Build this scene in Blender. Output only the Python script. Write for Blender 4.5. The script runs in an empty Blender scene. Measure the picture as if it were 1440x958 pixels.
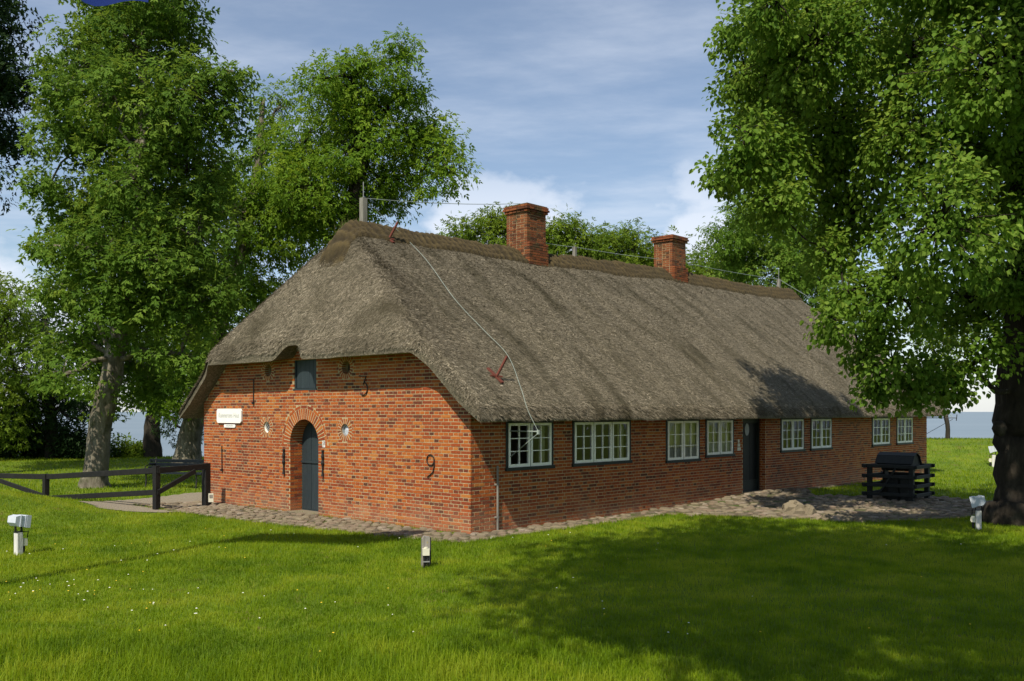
import bpy, math, random
import numpy as np
from mathutils import Vector

R = math.radians
rs = np.random.RandomState
random.seed(7)
scene = bpy.context.scene
COL = scene.collection

# ------------------------------------------------------------------ camera
F = 1338.0; HZ = 579.0; CH = 2.2          # focal length in photo pixels, horizon row, eye height
cam = bpy.data.cameras.new('camera'); cam_o = bpy.data.objects.new('camera', cam)
COL.objects.link(cam_o); scene.camera = cam_o
cam.sensor_width = 36; cam.lens = 36 * F / 1440; cam.shift_y = 100 / 1440
cam.clip_start = 0.1; cam.clip_end = 20000
cam_o.location = (0, 0, CH); cam_o.rotation_euler = (R(90), 0, 0)

# ------------------------------------------------------------------ sky, sun, exposure
SUN_EL = 50.0
SDIR = np.array([.383, .923])              # horizontal direction the sunlight travels
world = bpy.data.worlds.new('World'); scene.world = world; world.use_nodes = True
nt = world.node_tree; nt.nodes.clear()
def wn(t, **k):
    n = nt.nodes.new(t)
    for a, b in k.items(): setattr(n, a, b)
    return n
def wmath(op, a, b=None, clamp=False):
    n = wn('ShaderNodeMath', operation=op, use_clamp=clamp)
    for i, v in enumerate((a, b)):
        if v is None: continue
        if isinstance(v, (int, float)): n.inputs[i].default_value = v
        else: nt.links.new(v, n.inputs[i])
    return n.outputs[0]
sky = wn('ShaderNodeTexSky', sky_type='NISHITA', sun_disc=False)
sky.sun_elevation = R(SUN_EL); sky.sun_rotation = R(202.5)
sky.air_density = 1.0; sky.dust_density = 0.4; sky.ozone_density = 1.6
tc = wn('ShaderNodeTexCoord'); sep = wn('ShaderNodeSeparateXYZ')
nt.links.new(tc.outputs['Generated'], sep.inputs[0])
zz = wmath('MAXIMUM', sep.outputs[2], 0.03)
cx = wmath('DIVIDE', sep.outputs[0], zz); cy = wmath('DIVIDE', sep.outputs[1], zz)
com = wn('ShaderNodeCombineXYZ'); nt.links.new(cx, com.inputs[0]); nt.links.new(cy, com.inputs[1])
def wnoise(vec, scale, detail, rough, mapping):
    m = wn('ShaderNodeMapping'); nt.links.new(vec, m.inputs[0])
    m.inputs['Location'].default_value = mapping[0]; m.inputs['Rotation'].default_value = mapping[1]; m.inputs['Scale'].default_value = mapping[2]
    n = wn('ShaderNodeTexNoise'); nt.links.new(m.outputs[0], n.inputs['Vector'])
    n.inputs['Scale'].default_value = scale; n.inputs['Detail'].default_value = detail; n.inputs['Roughness'].default_value = rough
    return n.outputs[0]
def wramp(v, a, b):
    m = wn('ShaderNodeMapRange', interpolation_type='SMOOTHSTEP'); nt.links.new(v, m.inputs[0])
    m.inputs[1].default_value = a; m.inputs[2].default_value = b
    return m.outputs[0]
cir = wnoise(com.outputs[0], .85, 9, .60, ((3.1, 1.7, 0), (0, 0, R(35)), (1.0, 1.5, 1)))
cirm = wmath('ADD', wmath('MULTIPLY', wramp(cir, .36, .80), .44), .09)
# cumulus bank low over the water
cum = wnoise(tc.outputs['Generated'], 5.2, 8, .55, ((1.33, .4, .9), (0, 0, 0), (1, 1, 1.7)))
def bump(az, el, wid):
    d = (math.sin(R(az)) * math.cos(R(el)), math.cos(R(az)) * math.cos(R(el)), math.sin(R(el)))
    v = wn('ShaderNodeVectorMath', operation='DISTANCE'); nt.links.new(tc.outputs['Generated'], v.inputs[0]); v.inputs[1].default_value = d
    return wmath('SUBTRACT', 1.0, wramp(v.outputs['Value'], 0.0, wid))
boost = wmath('ADD', wmath('MULTIPLY', bump(0.5, 10.5, .13), .20), wmath('MULTIPLY', bump(12.5, 10.5, .15), .27))
boost = wmath('ADD', boost, wmath('MULTIPLY', bump(-30, 5, .22), .22))
lowm = wmath('SUBTRACT', 1.0, wramp(sep.outputs[2], .16, .34))
cumv = wmath('ADD', cum, boost)
cumm = wmath('MULTIPLY', wmath('MULTIPLY', wramp(cumv, .60, .74), lowm), .9)
hz_ = wmath('MULTIPLY', wmath('SUBTRACT', 1.0, wramp(sep.outputs[2], .0, .16)), .55)
mask = wmath('MAXIMUM', wmath('MAXIMUM', cirm, cumm), hz_)
mix = wn('ShaderNodeMix', data_type='RGBA')
nt.links.new(mask, mix.inputs['Factor']); nt.links.new(sky.outputs[0], mix.inputs['A'])
mix.inputs['B'].default_value = (7.3, 7.8, 8.7, 1)
bg = wn('ShaderNodeBackground'); nt.links.new(mix.outputs['Result'], bg.inputs[0]); bg.inputs[1].default_value = 0.095
nt.links.new(bg.outputs[0], wn('ShaderNodeOutputWorld').inputs[0])

sun = bpy.data.lights.new('sun', 'SUN'); sun.energy = 4.8; sun.angle = R(.53); sun.color = (1, .91, .76)
sun_o = bpy.data.objects.new('sun', sun); COL.objects.link(sun_o)
ce, se = math.cos(R(SUN_EL)), math.sin(R(SUN_EL))
sun_o.rotation_euler = Vector((SDIR[0] * ce, SDIR[1] * ce, -se)).to_track_quat('-Z', 'Y').to_euler()
sun_o.location = (-20, -50, 60)
vs = scene.view_settings
vs.view_transform = 'Standard'; vs.look = 'None'; vs.gamma = 1; vs.exposure = 0.35; vs.use_curve_mapping = False
scene.cycles.max_bounces = 6; scene.cycles.transparent_max_bounces = 12
scene.cycles.use_denoising = True

# ------------------------------------------------------------------ projection helpers (photo pixel -> place)
X0, Y0 = -0.74, 17.0                          # near corner of the house
LX, LY = .680, .733                           # direction of the long wall; the gable runs along (-LY, LX)
def at(px, py, d): return np.array([(px - 720) / F * d, d, CH - (py - HZ) / F * d])
def ground(px, py, z=0.0):
    d = F * (CH - z) / (py - HZ); return np.array([(px - 720) / F * d, d, z])
def gable(px, py):
    k = (px - 720) / F; u = (X0 - k * Y0) / (LY + LX * k); return u, CH - (py - HZ) / F * (Y0 + LX * u)
def side(px, py):
    k = (px - 720) / F; w = (k * Y0 - X0) / (LX - LY * k); return w, CH - (py - HZ) / F * (Y0 + LY * w)
def to_house(x, y):
    a, b = x - X0, y - Y0; return a * LX + b * LY, -a * LY + b * LX       # (w, u)
def to_world(w, u): return X0 + w * LX - u * LY, Y0 + w * LY + u * LX

# ------------------------------------------------------------------ numpy noise
def vnoise(x, y, seed=0):
    xi = np.floor(x).astype(np.int64); yi = np.floor(y).astype(np.int64); fx = x - xi; fy = y - yi
    fx = fx * fx * (3 - 2 * fx); fy = fy * fy * (3 - 2 * fy)
    def h(a, b):
        n = (a * 374761393 + b * 668265263 + seed * 974634777) & 0x7fffffff
        n = ((n ^ (n >> 13)) * 1274126177) & 0x7fffffff
        return ((n ^ (n >> 16)) & 0xffff) / 65535.0
    return (h(xi, yi) * (1 - fx) + h(xi + 1, yi) * fx) * (1 - fy) + (h(xi, yi + 1) * (1 - fx) + h(xi + 1, yi + 1) * fx) * fy
def sstep(a, b, x):
    t = np.clip((x - a) / (b - a), 0, 1); return t * t * (3 - 2 * t)
def in_poly(px, py, poly):
    r = np.zeros(np.shape(px), bool); n = len(poly)
    for i in range(n):
        x1, y1 = poly[i]; x2, y2 = poly[(i + 1) % n]
        if y1 == y2: continue
        c = ((y1 > py) != (y2 > py)) & (px < (x2 - x1) * (py - y1) / (y2 - y1) + x1); r ^= c
    return r

# ------------------------------------------------------------------ mesh builder
class MB:
    def __init__(s): s.V = []; s.P = []; s.A = []; s.n = 0
    def add(s, V, faces, a=0.5):
        V = np.asarray(V, float).reshape(-1, 3)
        for f in faces:
            f = np.asarray(f, np.int64)
            if f.ndim == 1: f = f[None]
            if f.size: s.P.append(f + s.n)
        s.V.append(V); s.A.append(np.broadcast_to(np.asarray(a, float), (len(V),))); s.n += len(V); return s
    def box(s, x0, x1, y0, y1, z0, z1, a=.5):
        return s.add([(x0,y0,z0),(x1,y0,z0),(x1,y1,z0),(x0,y1,z0),(x0,y0,z1),(x1,y0,z1),(x1,y1,z1),(x0,y1,z1)],
                     [[(0,3,2,1),(4,5,6,7),(0,1,5,4),(1,2,6,5),(2,3,7,6),(3,0,4,7)]], a)
    def beam(s, p, q, wd, ht, up=(0, 0, 1), a=.5, bev=0.0):
        p = np.asarray(p, float); q = np.asarray(q, float); d = q - p; L = np.linalg.norm(d); d /= L
        sd = np.cross(d, up); sd /= np.linalg.norm(sd); u = np.cross(sd, d)
        if bev:
            b = bev; sec = [(-wd/2+b,-ht/2),(wd/2-b,-ht/2),(wd/2,-ht/2+b),(wd/2,ht/2-b),(wd/2-b,ht/2),(-wd/2+b,ht/2),(-wd/2,ht/2-b),(-wd/2,-ht/2+b)]
        else: sec = [(-wd/2,-ht/2),(wd/2,-ht/2),(wd/2,ht/2),(-wd/2,ht/2)]
        n = len(sec)
        V = [p + sd * i + u * j for i, j in sec] + [q + sd * i + u * j for i, j in sec]
        return s.add(V, [[(i, (i + 1) % n, n + (i + 1) % n, n + i) for i in range(n)], tuple(range(n))[::-1], tuple(range(n, 2 * n))], a)
    def tube(s, pts, rad, n=8, a=.5, cap=True, wob=0, rng=None):
        pts = np.asarray(pts, float); m = len(pts); rad = np.broadcast_to(np.asarray(rad, float), (m,))
        t = np.gradient(pts, axis=0); t /= np.linalg.norm(t, axis=1)[:, None] + 1e-12
        mt = t.mean(0); ref = np.eye(3)[np.argmin(np.abs(mt))]
        u = np.cross(t, ref); u /= np.linalg.norm(u, axis=1)[:, None] + 1e-12; v = np.cross(t, u)
        an = np.arange(n) * 2 * math.pi / n
        rr = rad[:, None] * np.ones((1, n))
        if wob and rng is not None:
            ph = rng.rand(4) * 6.28; lo = np.arange(m)[:, None] / max(m - 1, 1)
            rr = rr * (1 + wob * (np.sin(3 * an + ph[0] + 5 * lo) + .6 * np.sin(5 * an + ph[1] - 8 * lo) + .5 * np.sin(2 * an + 14 * lo + ph[2])) * .5)
        V = pts[:, None] + rr[..., None] * (np.cos(an)[None, :, None] * u[:, None] + np.sin(an)[None, :, None] * v[:, None])
        i = np.arange(m - 1)[:, None] * n; j = np.arange(n)[None]; k = (np.arange(n) + 1) % n
        q = np.stack([i + j, i + k, i + n + k, i + n + j], -1).reshape(-1, 4)
        fs = [q]
        if cap: fs += [np.arange(n)[::-1], (m - 1) * n + np.arange(n)]
        return s.add(V.reshape(-1, 3), fs, a)
    def grid(s, V, a=.5):
        h, w = V.shape[:2]; i = np.arange(h - 1)[:, None] * w + np.arange(w - 1)[None]
        return s.add(V.reshape(-1, 3), [np.stack([i, i + 1, i + w + 1, i + w], -1).reshape(-1, 4)], a)
    def prism(s, poly, ax, d0, d1, a=.5):
        """polygon in the plane normal to axis ax, extruded from d0 to d1"""
        o = [k for k in range(3) if k != ax]; n = len(poly); V = np.zeros((2 * n, 3))
        for i, (p, q) in enumerate(poly):
            V[i, o[0]] = V[n + i, o[0]] = p; V[i, o[1]] = V[n + i, o[1]] = q; V[i, ax] = d0; V[n + i, ax] = d1
        return s.add(V, [tuple(range(n))[::-1], tuple(range(n, 2 * n)), [(i, (i + 1) % n, n + (i + 1) % n, n + i) for i in range(n)]], a)
    def lathe(s, prof, c=(0, 0, 0), n=12, a=.5):
        an = np.arange(n) * 2 * math.pi / n; prof = np.asarray(prof, float); m = len(prof)
        V = np.stack([c[0] + prof[:, 0][:, None] * np.cos(an), c[1] + prof[:, 0][:, None] * np.sin(an), c[2] + prof[:, 1][:, None] + 0 * an], -1)
        i = np.arange(m - 1)[:, None] * n; j = np.arange(n)[None]; k = (np.arange(n) + 1) % n
        return s.add(V.reshape(-1, 3), [np.stack([i + j, i + k, i + n + k, i + n + j], -1).reshape(-1, 4), np.arange(n)[::-1], (m - 1) * n + np.arange(n)], a)
    def mesh(s, name, mat, smooth=False):
        me = bpy.data.meshes.new(name); V = np.concatenate(s.V).astype(np.float32); A = np.concatenate(s.A).astype(np.float32)
        lp = np.concatenate([p.ravel() for p in s.P]).astype(np.int32)
        tot = np.concatenate([np.full(len(p), p.shape[1]) for p in s.P]).astype(np.int32)
        st = np.concatenate([[0], np.cumsum(tot)[:-1]]).astype(np.int32)
        me.vertices.add(len(V)); me.vertices.foreach_set('co', V.ravel())
        me.loops.add(len(lp)); me.loops.foreach_set('vertex_index', lp)
        me.polygons.add(len(st)); me.polygons.foreach_set('loop_start', st); me.polygons.foreach_set('loop_total', tot)
        at_ = me.attributes.new('v', 'FLOAT', 'POINT'); at_.data.foreach_set('value', A)
        me.polygons.foreach_set('use_smooth', np.full(len(st), bool(smooth)))
        me.update(calc_edges=True); me.validate()
        if mat: me.materials.append(mat)
        return me
    def build(s, name, mat, parent=None, smooth=False, **tags):
        o = bpy.data.objects.new(name, s.mesh(name, mat, smooth)); COL.objects.link(o)
        if parent: o.parent = parent
        return tag(o, **tags)
def tag(o, label=None, cat=None, group=None, kind=None):
    for k, v in (('label', label), ('category', cat), ('group', group), ('kind', kind)):
        if v: o[k] = v
    return o
def empty(name, loc=(0, 0, 0), rz=0, **tags):
    o = bpy.data.objects.new(name, None); COL.objects.link(o); o.location = loc; o.rotation_euler = (0, 0, rz); o.empty_display_size = .2
    return tag(o, **tags)
def link(name, me, parent=None, loc=(0, 0, 0), rot=(0, 0, 0), sc=(1, 1, 1), **tags):
    o = bpy.data.objects.new(name, me); COL.objects.link(o); o.location = loc; o.rotation_euler = rot; o.scale = sc
    if parent: o.parent = parent
    return tag(o, **tags)
def copy_tree(o, parent=None):
    c = o.copy(); COL.objects.link(c); c.parent = parent
    for ch in [k for k in bpy.data.objects if k.parent == o]: copy_tree(ch, c)
    return c

# ------------------------------------------------------------------ materials
def material(name, ramp=None, rough=.8, attr=.0, nscale=5.0, namt=1.0, detail=5, bump=0.0, bscale=40.0, spec=.3, metal=0.0,
             stretch=(1, 1, 1), transl=0.0, second=None, coord='Object', stretch2=(1, 1, 1)):
    """colour = ramp( attr*v + (1-attr)*noise ), optional second colour in noise patches, bump from a fine noise"""
    m = bpy.data.materials.new(name); m.use_nodes = True; t = m.node_tree; n = t.nodes; l = t.links
    b = n['Principled BSDF']; b.inputs['Roughness'].default_value = rough; b.inputs['Metallic'].default_value = metal
    b.inputs['Specular IOR Level'].default_value = spec
    c = n.new('ShaderNodeTexCoord'); mp = n.new('ShaderNodeMapping'); l.new(c.outputs[coord], mp.inputs[0]); mp.inputs['Scale'].default_value = stretch
    nz = n.new('ShaderNodeTexNoise'); l.new(mp.outputs[0], nz.inputs['Vector']); nz.inputs['Scale'].default_value = nscale; nz.inputs['Detail'].default_value = detail; nz.inputs['Roughness'].default_value = .6
    mr = n.new('ShaderNodeMapRange'); l.new(nz.outputs[0], mr.inputs[0]); mr.inputs[1].default_value = .25; mr.inputs[2].default_value = .75
    at_ = n.new('ShaderNodeAttribute'); at_.attribute_name = 'v'
    mx = n.new('ShaderNodeMix'); mx.inputs['Factor'].default_value = attr
    l.new(mr.outputs[0], mx.inputs['A']); l.new(at_.outputs['Fac'], mx.inputs['B'])
    rp = n.new('ShaderNodeValToRGB'); l.new(mx.outputs['Result'], rp.inputs[0])
    e = rp.color_ramp.elements
    while len(e) < len(ramp): e.new(.5)
    for i, (p, col) in enumerate(ramp): e[i].position = p; e[i].color = (*col, 1)
    out = rp.outputs[0]
    if second:
        col, sc, lo, hi = second
        n2 = n.new('ShaderNodeTexNoise'); mp2 = n.new('ShaderNodeMapping'); l.new(c.outputs[coord], mp2.inputs[0]); mp2.inputs['Scale'].default_value = stretch2; l.new(mp2.outputs[0], n2.inputs['Vector']); n2.inputs['Scale'].default_value = sc; n2.inputs['Detail'].default_value = 6
        m2 = n.new('ShaderNodeMapRange'); l.new(n2.outputs[0], m2.inputs[0]); m2.inputs[1].default_value = lo; m2.inputs[2].default_value = hi
        x2 = n.new('ShaderNodeMix'); x2.data_type = 'RGBA'; l.new(m2.outputs[0], x2.inputs['Factor']); l.new(out, x2.inputs['A']); x2.inputs['B'].default_value = (*col, 1)
        out = x2.outputs['Result']
    l.new(out, b.inputs['Base Color'])
    if bump:
        n3 = n.new('ShaderNodeTexNoise'); l.new(mp.outputs[0], n3.inputs['Vector']); n3.inputs['Scale'].default_value = bscale; n3.inputs['Detail'].default_value = 6
        bp = n.new('ShaderNodeBump'); l.new(n3.outputs[0], bp.inputs['Height']); bp.inputs['Strength'].default_value = bump; bp.inputs['Distance'].default_value = .03
        l.new(bp.outputs[0], b.inputs['Normal'])
    if transl:
        tr = n.new('ShaderNodeBsdfTranslucent'); hs = n.new('ShaderNodeHueSaturation'); l.new(out, hs.inputs['Color'])
        hs.inputs['Value'].default_value = 1.7; hs.inputs['Hue'].default_value = .478; l.new(hs.outputs[0], tr.inputs[0])
        ms = n.new('ShaderNodeMixShader'); ms.inputs[0].default_value = transl
        l.new(b.outputs[0], ms.inputs[1]); l.new(tr.outputs[0], ms.inputs[2]); l.new(ms.outputs[0], n['Material Output'].inputs[0])
    return m
def two(a, b): return [(0.0, a), (1.0, b)]
M = {}
M['brick'] = material('brick', [(0, (.040, .022, .014)), (.13, (.085, .030, .015)), (.30, (.18, .034, .012)), (.55, (.295, .062, .012)), (.80, (.365, .100, .016)), (1, (.40, .17, .040))],
                      rough=.85, attr=.80, nscale=22, bump=.25, bscale=60, second=((.34, .22, .13), 5, .68, 1.05))
def pale_foot(m):
    # lime bloom and wear on the lowest courses
    t = m.node_tree; n = t.nodes; l = t.links; b = n['Principled BSDF']; src = b.inputs['Base Color'].links[0].from_socket
    g = n.new('ShaderNodeNewGeometry'); sp = n.new('ShaderNodeSeparateXYZ'); l.new(g.outputs['Position'], sp.inputs[0])
    nz = n.new('ShaderNodeTexNoise'); l.new(g.outputs['Position'], nz.inputs['Vector']); nz.inputs['Scale'].default_value = 2.6; nz.inputs['Detail'].default_value = 7
    mr = n.new('ShaderNodeMapRange'); l.new(sp.outputs[2], mr.inputs[0]); mr.inputs[1].default_value = .95; mr.inputs[2].default_value = .05
    ml = n.new('ShaderNodeMath'); ml.operation = 'MULTIPLY'; l.new(mr.outputs[0], ml.inputs[0]); l.new(nz.outputs[0], ml.inputs[1])
    m2 = n.new('ShaderNodeMapRange'); l.new(ml.outputs[0], m2.inputs[0]); m2.inputs[1].default_value = .22; m2.inputs[2].default_value = .62; m2.inputs[4].default_value = .5
    x = n.new('ShaderNodeMix'); x.data_type = 'RGBA'; l.new(m2.outputs[0], x.inputs['Factor']); l.new(src, x.inputs['A']); x.inputs['B'].default_value = (.33, .19, .12, 1); l.new(x.outputs['Result'], b.inputs['Base Color'])
pale_foot(M['brick'])
M['chimney_brick'] = material('sooty_brick', [(0, (.035, .022, .014)), (.3, (.11, .036, .016)), (.6, (.21, .064, .022)), (1, (.27, .12, .045))], rough=.9, attr=.8, nscale=20, bump=.25, bscale=60, second=((.075, .062, .028), 3.5, .52, .72))
M['mortar'] = material('mortar', two((.33, .26, .145), (.47, .38, .225)), rough=.95, nscale=14, bump=.5, bscale=90)
M['thatch'] = material('thatch', [(0, (.037, .031, .019)), (.5, (.130, .113, .078)), (1, (.28, .245, .180))], rough=.95, nscale=26, detail=9, bump=1.0, bscale=45, second=((.065, .057, .033), 1.1, .48, .70), stretch2=(1.9, .45, .45))
M['straw'] = material('straw', [(0, (.032, .026, .016)), (.4, (.142, .122, .082)), (.8, (.325, .282, .205)), (1, (.51, .45, .345))], rough=.9, attr=.85, nscale=1.3, second=((.080, .068, .040), 1.1, .48, .74), stretch2=(1.9, .45, .45))
M['turf'] = material('turf', [(0, (.018, .013, .006)), (.5, (.050, .037, .016)), (1, (.10, .074, .030))], rough=.95, attr=.5, nscale=9, bump=.9, bscale=45)
M['ridge_grass'] = material('ridge_grass', [(0, (.05, .08, .015)), (.6, (.14, .17, .04)), (1, (.30, .26, .11))], attr=.9, rough=.7, transl=.3)
M['white'] = material('white_paint', two((.80, .80, .72), (.90, .90, .83)), rough=.45, nscale=9, bump=.05)
M['green_wood'] = material('dark_green_wood', two((.008, .014, .012), (.016, .026, .022)), rough=.5, nscale=8, stretch=(1, 1, .2))
M['door'] = material('slate_blue_paint', two((.017, .026, .031), (.032, .046, .053)), rough=.5, attr=.3, nscale=10, stretch=(3, 3, .3), bump=.1)
M['dark_door'] = material('black_green_paint', two((.003, .005, .005), (.008, .012, .012)), rough=.5, nscale=8)
M['iron'] = material('black_iron', two((.006, .006, .006), (.016, .014, .013)), rough=.55, nscale=30, spec=.4)
M['rust'] = material('rusty_red_iron', two((.085, .022, .015), (.15, .045, .03)), rough=.8, nscale=25)
M['zinc'] = material('zinc', two((.22, .23, .23), (.36, .37, .36)), rough=.5, nscale=30, metal=.3)
M['wire'] = material('pale_wire', two((.22, .27, .25), (.30, .35, .32)), rough=.6)
M['grey_wood'] = material('weathered_wood', two((.14, .13, .115), (.30, .28, .25)), rough=.9, nscale=16, stretch=(1, 1, .15), bump=.3, second=((.34, .26, .03), 14, .60, .75))
M['old_post'] = material('grey_post_wood', two((.13, .125, .11), (.26, .25, .22)), rough=.9, nscale=16, stretch=(1, 1, .15), bump=.3)
M['tar_wood'] = material('tarred_wood', two((.004, .004, .004), (.014, .013, .012)), rough=.65, nscale=10, stretch=(1, 1, 1), bump=.15, bscale=30)
M['well_wood'] = material('black_well_wood', two((.005, .007, .006), (.014, .018, .015)), rough=.6, nscale=10, bump=.15, bscale=30)
M['bench_wood'] = material('blue_black_wood', two((.006, .010, .016), (.014, .020, .028)), rough=.45, nscale=10)
M['sign'] = material('white_enamel', two((.74, .75, .73), (.80, .80, .78)), rough=.35, nscale=4)
M['sign_text'] = material('pale_grey_lettering', two((.38, .39, .36), (.44, .45, .42)), rough=.6)
M['number'] = material('dark_red_lettering', two((.10, .03, .03), (.14, .05, .04)), rough=.6)
M['lamp_head'] = material('pale_blue_grey_plastic', two((.42, .47, .54), (.52, .56, .62)), rough=.4, nscale=5)
M['lamp_post'] = material('chalky_white_post', two((.42, .42, .40), (.66, .66, .63)), rough=.8, nscale=20, stretch=(1, 1, .2), bump=.2)
M['socket'] = material('cream_plastic', two((.56, .55, .44), (.66, .64, .52)), rough=.45)
M['rubber'] = material('black_rubber', two((.008, .008, .008), (.014, .014, .013)), rough=.5)
M['bark_ash'] = material('ash_bark', [(0, (.05, .042, .03)), (.5, (.13, .115, .085)), (1, (.25, .23, .185))], rough=.95, nscale=7, stretch=(1, 1, .35), bump=1.0, bscale=18, second=((.045, .05, .02), 3, .55, .7))
M['bark_linden'] = material('linden_bark', [(0, (.010, .008, .006)), (.6, (.030, .024, .017)), (1, (.065, .056, .042))], rough=.95, nscale=8, stretch=(1, 1, .3), bump=1.0, bscale=16, second=((.24, .23, .19), 4, .70, .76))
M['bark_dark'] = material('dark_bark', two((.014, .012, .009), (.045, .038, .028)), rough=.95, nscale=9, stretch=(1, 1, .3), bump=.8, bscale=18)
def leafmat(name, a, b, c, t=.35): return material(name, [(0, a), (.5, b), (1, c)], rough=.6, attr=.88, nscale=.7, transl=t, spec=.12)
M['leaf_ash'] = leafmat('ash_leaves', (.030, .076, .008), (.094, .176, .018), (.190, .275, .036), .40)
M['leaf_ash2'] = leafmat('bright_ash_leaves', (.036, .095, .006), (.112, .208, .014), (.220, .310, .028), .42)
M['leaf_linden'] = leafmat('linden_leaves', (.032, .086, .008), (.112, .206, .022), (.230, .325, .055), .45)
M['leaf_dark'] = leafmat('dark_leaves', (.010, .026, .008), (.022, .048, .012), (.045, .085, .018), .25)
M['leaf_mid'] = leafmat('mid_green_leaves', (.036, .082, .006), (.105, .175, .014), (.200, .270, .026), .40)
M['grass'] = material('lawn_grass', [(0, (.062, .128, .003)), (.5, (.150, .236, .004)), (1, (.275, .325, .020))], rough=.6, attr=.75, nscale=.9, detail=8, transl=.45, spec=.2)
M['lawn'] = material('lawn', [(0, (.048, .098, .004)), (.5, (.098, .155, .005)), (1, (.16, .20, .012))], rough=.95, nscale=1.1, detail=10, bump=.6, bscale=60, second=((.12, .085, .026), 2.6, .58, .74))
M['petal'] = material('petals', [(0, (.75, .75, .68)), (.62, (.75, .75, .68)), (.64, (.75, .52, .04)), (1, (.75, .50, .03))], attr=1.0, rough=.7)
M['stone'] = material('field_stone', [(0, (.060, .055, .045)), (.25, (.145, .118, .078)), (.5, (.195, .165, .110)), (.75, (.165, .122, .085)), (1, (.34, .31, .25))], rough=.9, attr=.75, nscale=9, bump=.3, bscale=50)
M['earth'] = material('sandy_earth', two((.07, .055, .034), (.14, .11, .072)), rough=.95, nscale=18, detail=8, bump=.6, bscale=60, second=((.055, .085, .012), 2.2, .50, .66))
M['gravel'] = material('gravel', two((.17, .145, .105), (.33, .285, .215)), rough=.95, nscale=60, detail=6, bump=.8, bscale=80)
M['sea'] = material('sea', two((.10, .14, .17), (.17, .21, .24)), rough=.35, nscale=.02, bump=.06, bscale=.25, stretch=(.3, 1, 1), spec=.5)
M['curtain'] = material('cream_curtain', two((.78, .76, .36), (.90, .88, .52)), rough=.9, nscale=12, stretch=(6, 6, .3), transl=.3)
M['lace'] = material('white_lace', two((.55, .56, .52), (.72, .72, .68)), rough=.9, nscale=30, transl=.2)
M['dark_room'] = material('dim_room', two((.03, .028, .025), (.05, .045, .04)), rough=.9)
M['flag'] = material('flag_cloth', [(0, (.012, .03, .22)), (.36, (.012, .03, .22)), (.37, (.45, .02, .02)), (.68, (.45, .02, .02)), (.69, (.65, .45, .03)), (1, (.65, .45, .03))], attr=1.0, rough=.7, transl=.35)
M['pole'] = material('white_pole', two((.7, .7, .68), (.78, .78, .76)), rough=.4)
def glassmat():
    m = bpy.data.materials.new('window_glass'); m.use_nodes = True; t = m.node_tree; n = t.nodes; n.clear()
    tr = n.new('ShaderNodeBsdfTransparent'); tr.inputs[0].default_value = (.94, .96, .93, 1)
    gl = n.new('ShaderNodeBsdfGlossy'); gl.inputs['Roughness'].default_value = .015
    c = n.new('ShaderNodeTexCoord'); nz = n.new('ShaderNodeTexNoise'); nz.inputs['Scale'].default_value = 5.0; t.links.new(c.outputs['Object'], nz.inputs['Vector'])
    bp = n.new('ShaderNodeBump'); bp.inputs['Strength'].default_value = .12; bp.inputs['Distance'].default_value = .02; t.links.new(nz.outputs[0], bp.inputs['Height']); t.links.new(bp.outputs[0], gl.inputs['Normal'])
    fr = n.new('ShaderNodeFresnel'); fr.inputs[0].default_value = 1.6
    ad = n.new('ShaderNodeMath'); ad.operation = 'MULTIPLY'; ad.inputs[1].default_value = 1.0; t.links.new(fr.outputs[0], ad.inputs[0])
    mx = n.new('ShaderNodeMixShader'); t.links.new(ad.outputs[0], mx.inputs[0]); t.links.new(tr.outputs[0], mx.inputs[1]); t.links.new(gl.outputs[0], mx.inputs[2])
    t.links.new(mx.outputs[0], n.new('ShaderNodeOutputMaterial').inputs[0]); return m
M['glass'] = glassmat()

# ------------------------------------------------------------------ ground
YARD = [to_world(w, u) for w, u in [(-1.8, 9.25), (-1.75, 6.9), (-1.45, 2.95), (-1.15, .6), (-.92, -.73), (.54, -.74), (3.7, -.72), (5.2, -.84),
        (5.45, -1.7), (6.0, -2.8), (6.85, -4.6), (8.4, -5.6), (10.6, -5.9), (13.0, -5.2), (13.6, -3.2), (12.2, -2.2), (11.0, -1.3), (12.5, -.45), (16, -.3), (16, .1), (-.05, .1), (-.05, 9.25)]]
PATH = [tuple(ground(*p)[:2]) for p in [(98, 714.5), (135, 722), (200, 723.5), (262, 722), (330, 716), (330, 690), (262, 694), (215, 700.5), (150, 707)]]
HOUSE = [to_world(w, u) for w, u in [(0, 0), (22.6, 0), (22.6, 9.28), (0, 9.28)]]
def gz(x, y):
    x = np.asarray(x, float); y = np.asarray(y, float)
    z = .05 * (vnoise(x * .16, y * .16, 3) - .5) * sstep(4, 0, np.abs(y - 10) - 9) * 0
    z = z + .56 * np.exp(-(((x + 11.3) / 1.9) ** 2 + ((y - 19.6) / 2.3) ** 2))                   # low mound in front of the fence
    bank = .95 * sstep(4, 17, x) + .13 * (1 - sstep(4, 17, x))
    z = z + bank * sstep(34.5, 42, y)
    w, u = to_house(x, y)
    z = z + .11 * np.exp(-(((w - 10.5) / 3.0) ** 2 + ((u + .3) / 1.6) ** 2))
    z = z + .04 * (vnoise(x * .5, y * .5, 5) - .5) * sstep(0, 1.5, np.maximum(np.abs(w - 10) - 12.5, np.abs(u - 4) - 6.5))
    z = z - 4.0 * sstep(44.0, 52, y)
    return z
def axis(segs):
    out = []
    for a, b, st in segs: out += list(np.arange(a, b, st))
    return np.array(out + [segs[-1][1]])
gx = axis([(-400, -60, 20), (-60, -20, 2), (-20, 20, .4), (20, 60, 2), (60, 400, 20)])
gy = axis([(-300, -40, 20), (-40, 4, 2), (4, 32, .4), (32, 56, .8)])
XX, YY = np.meshgrid(gx, gy)
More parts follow.
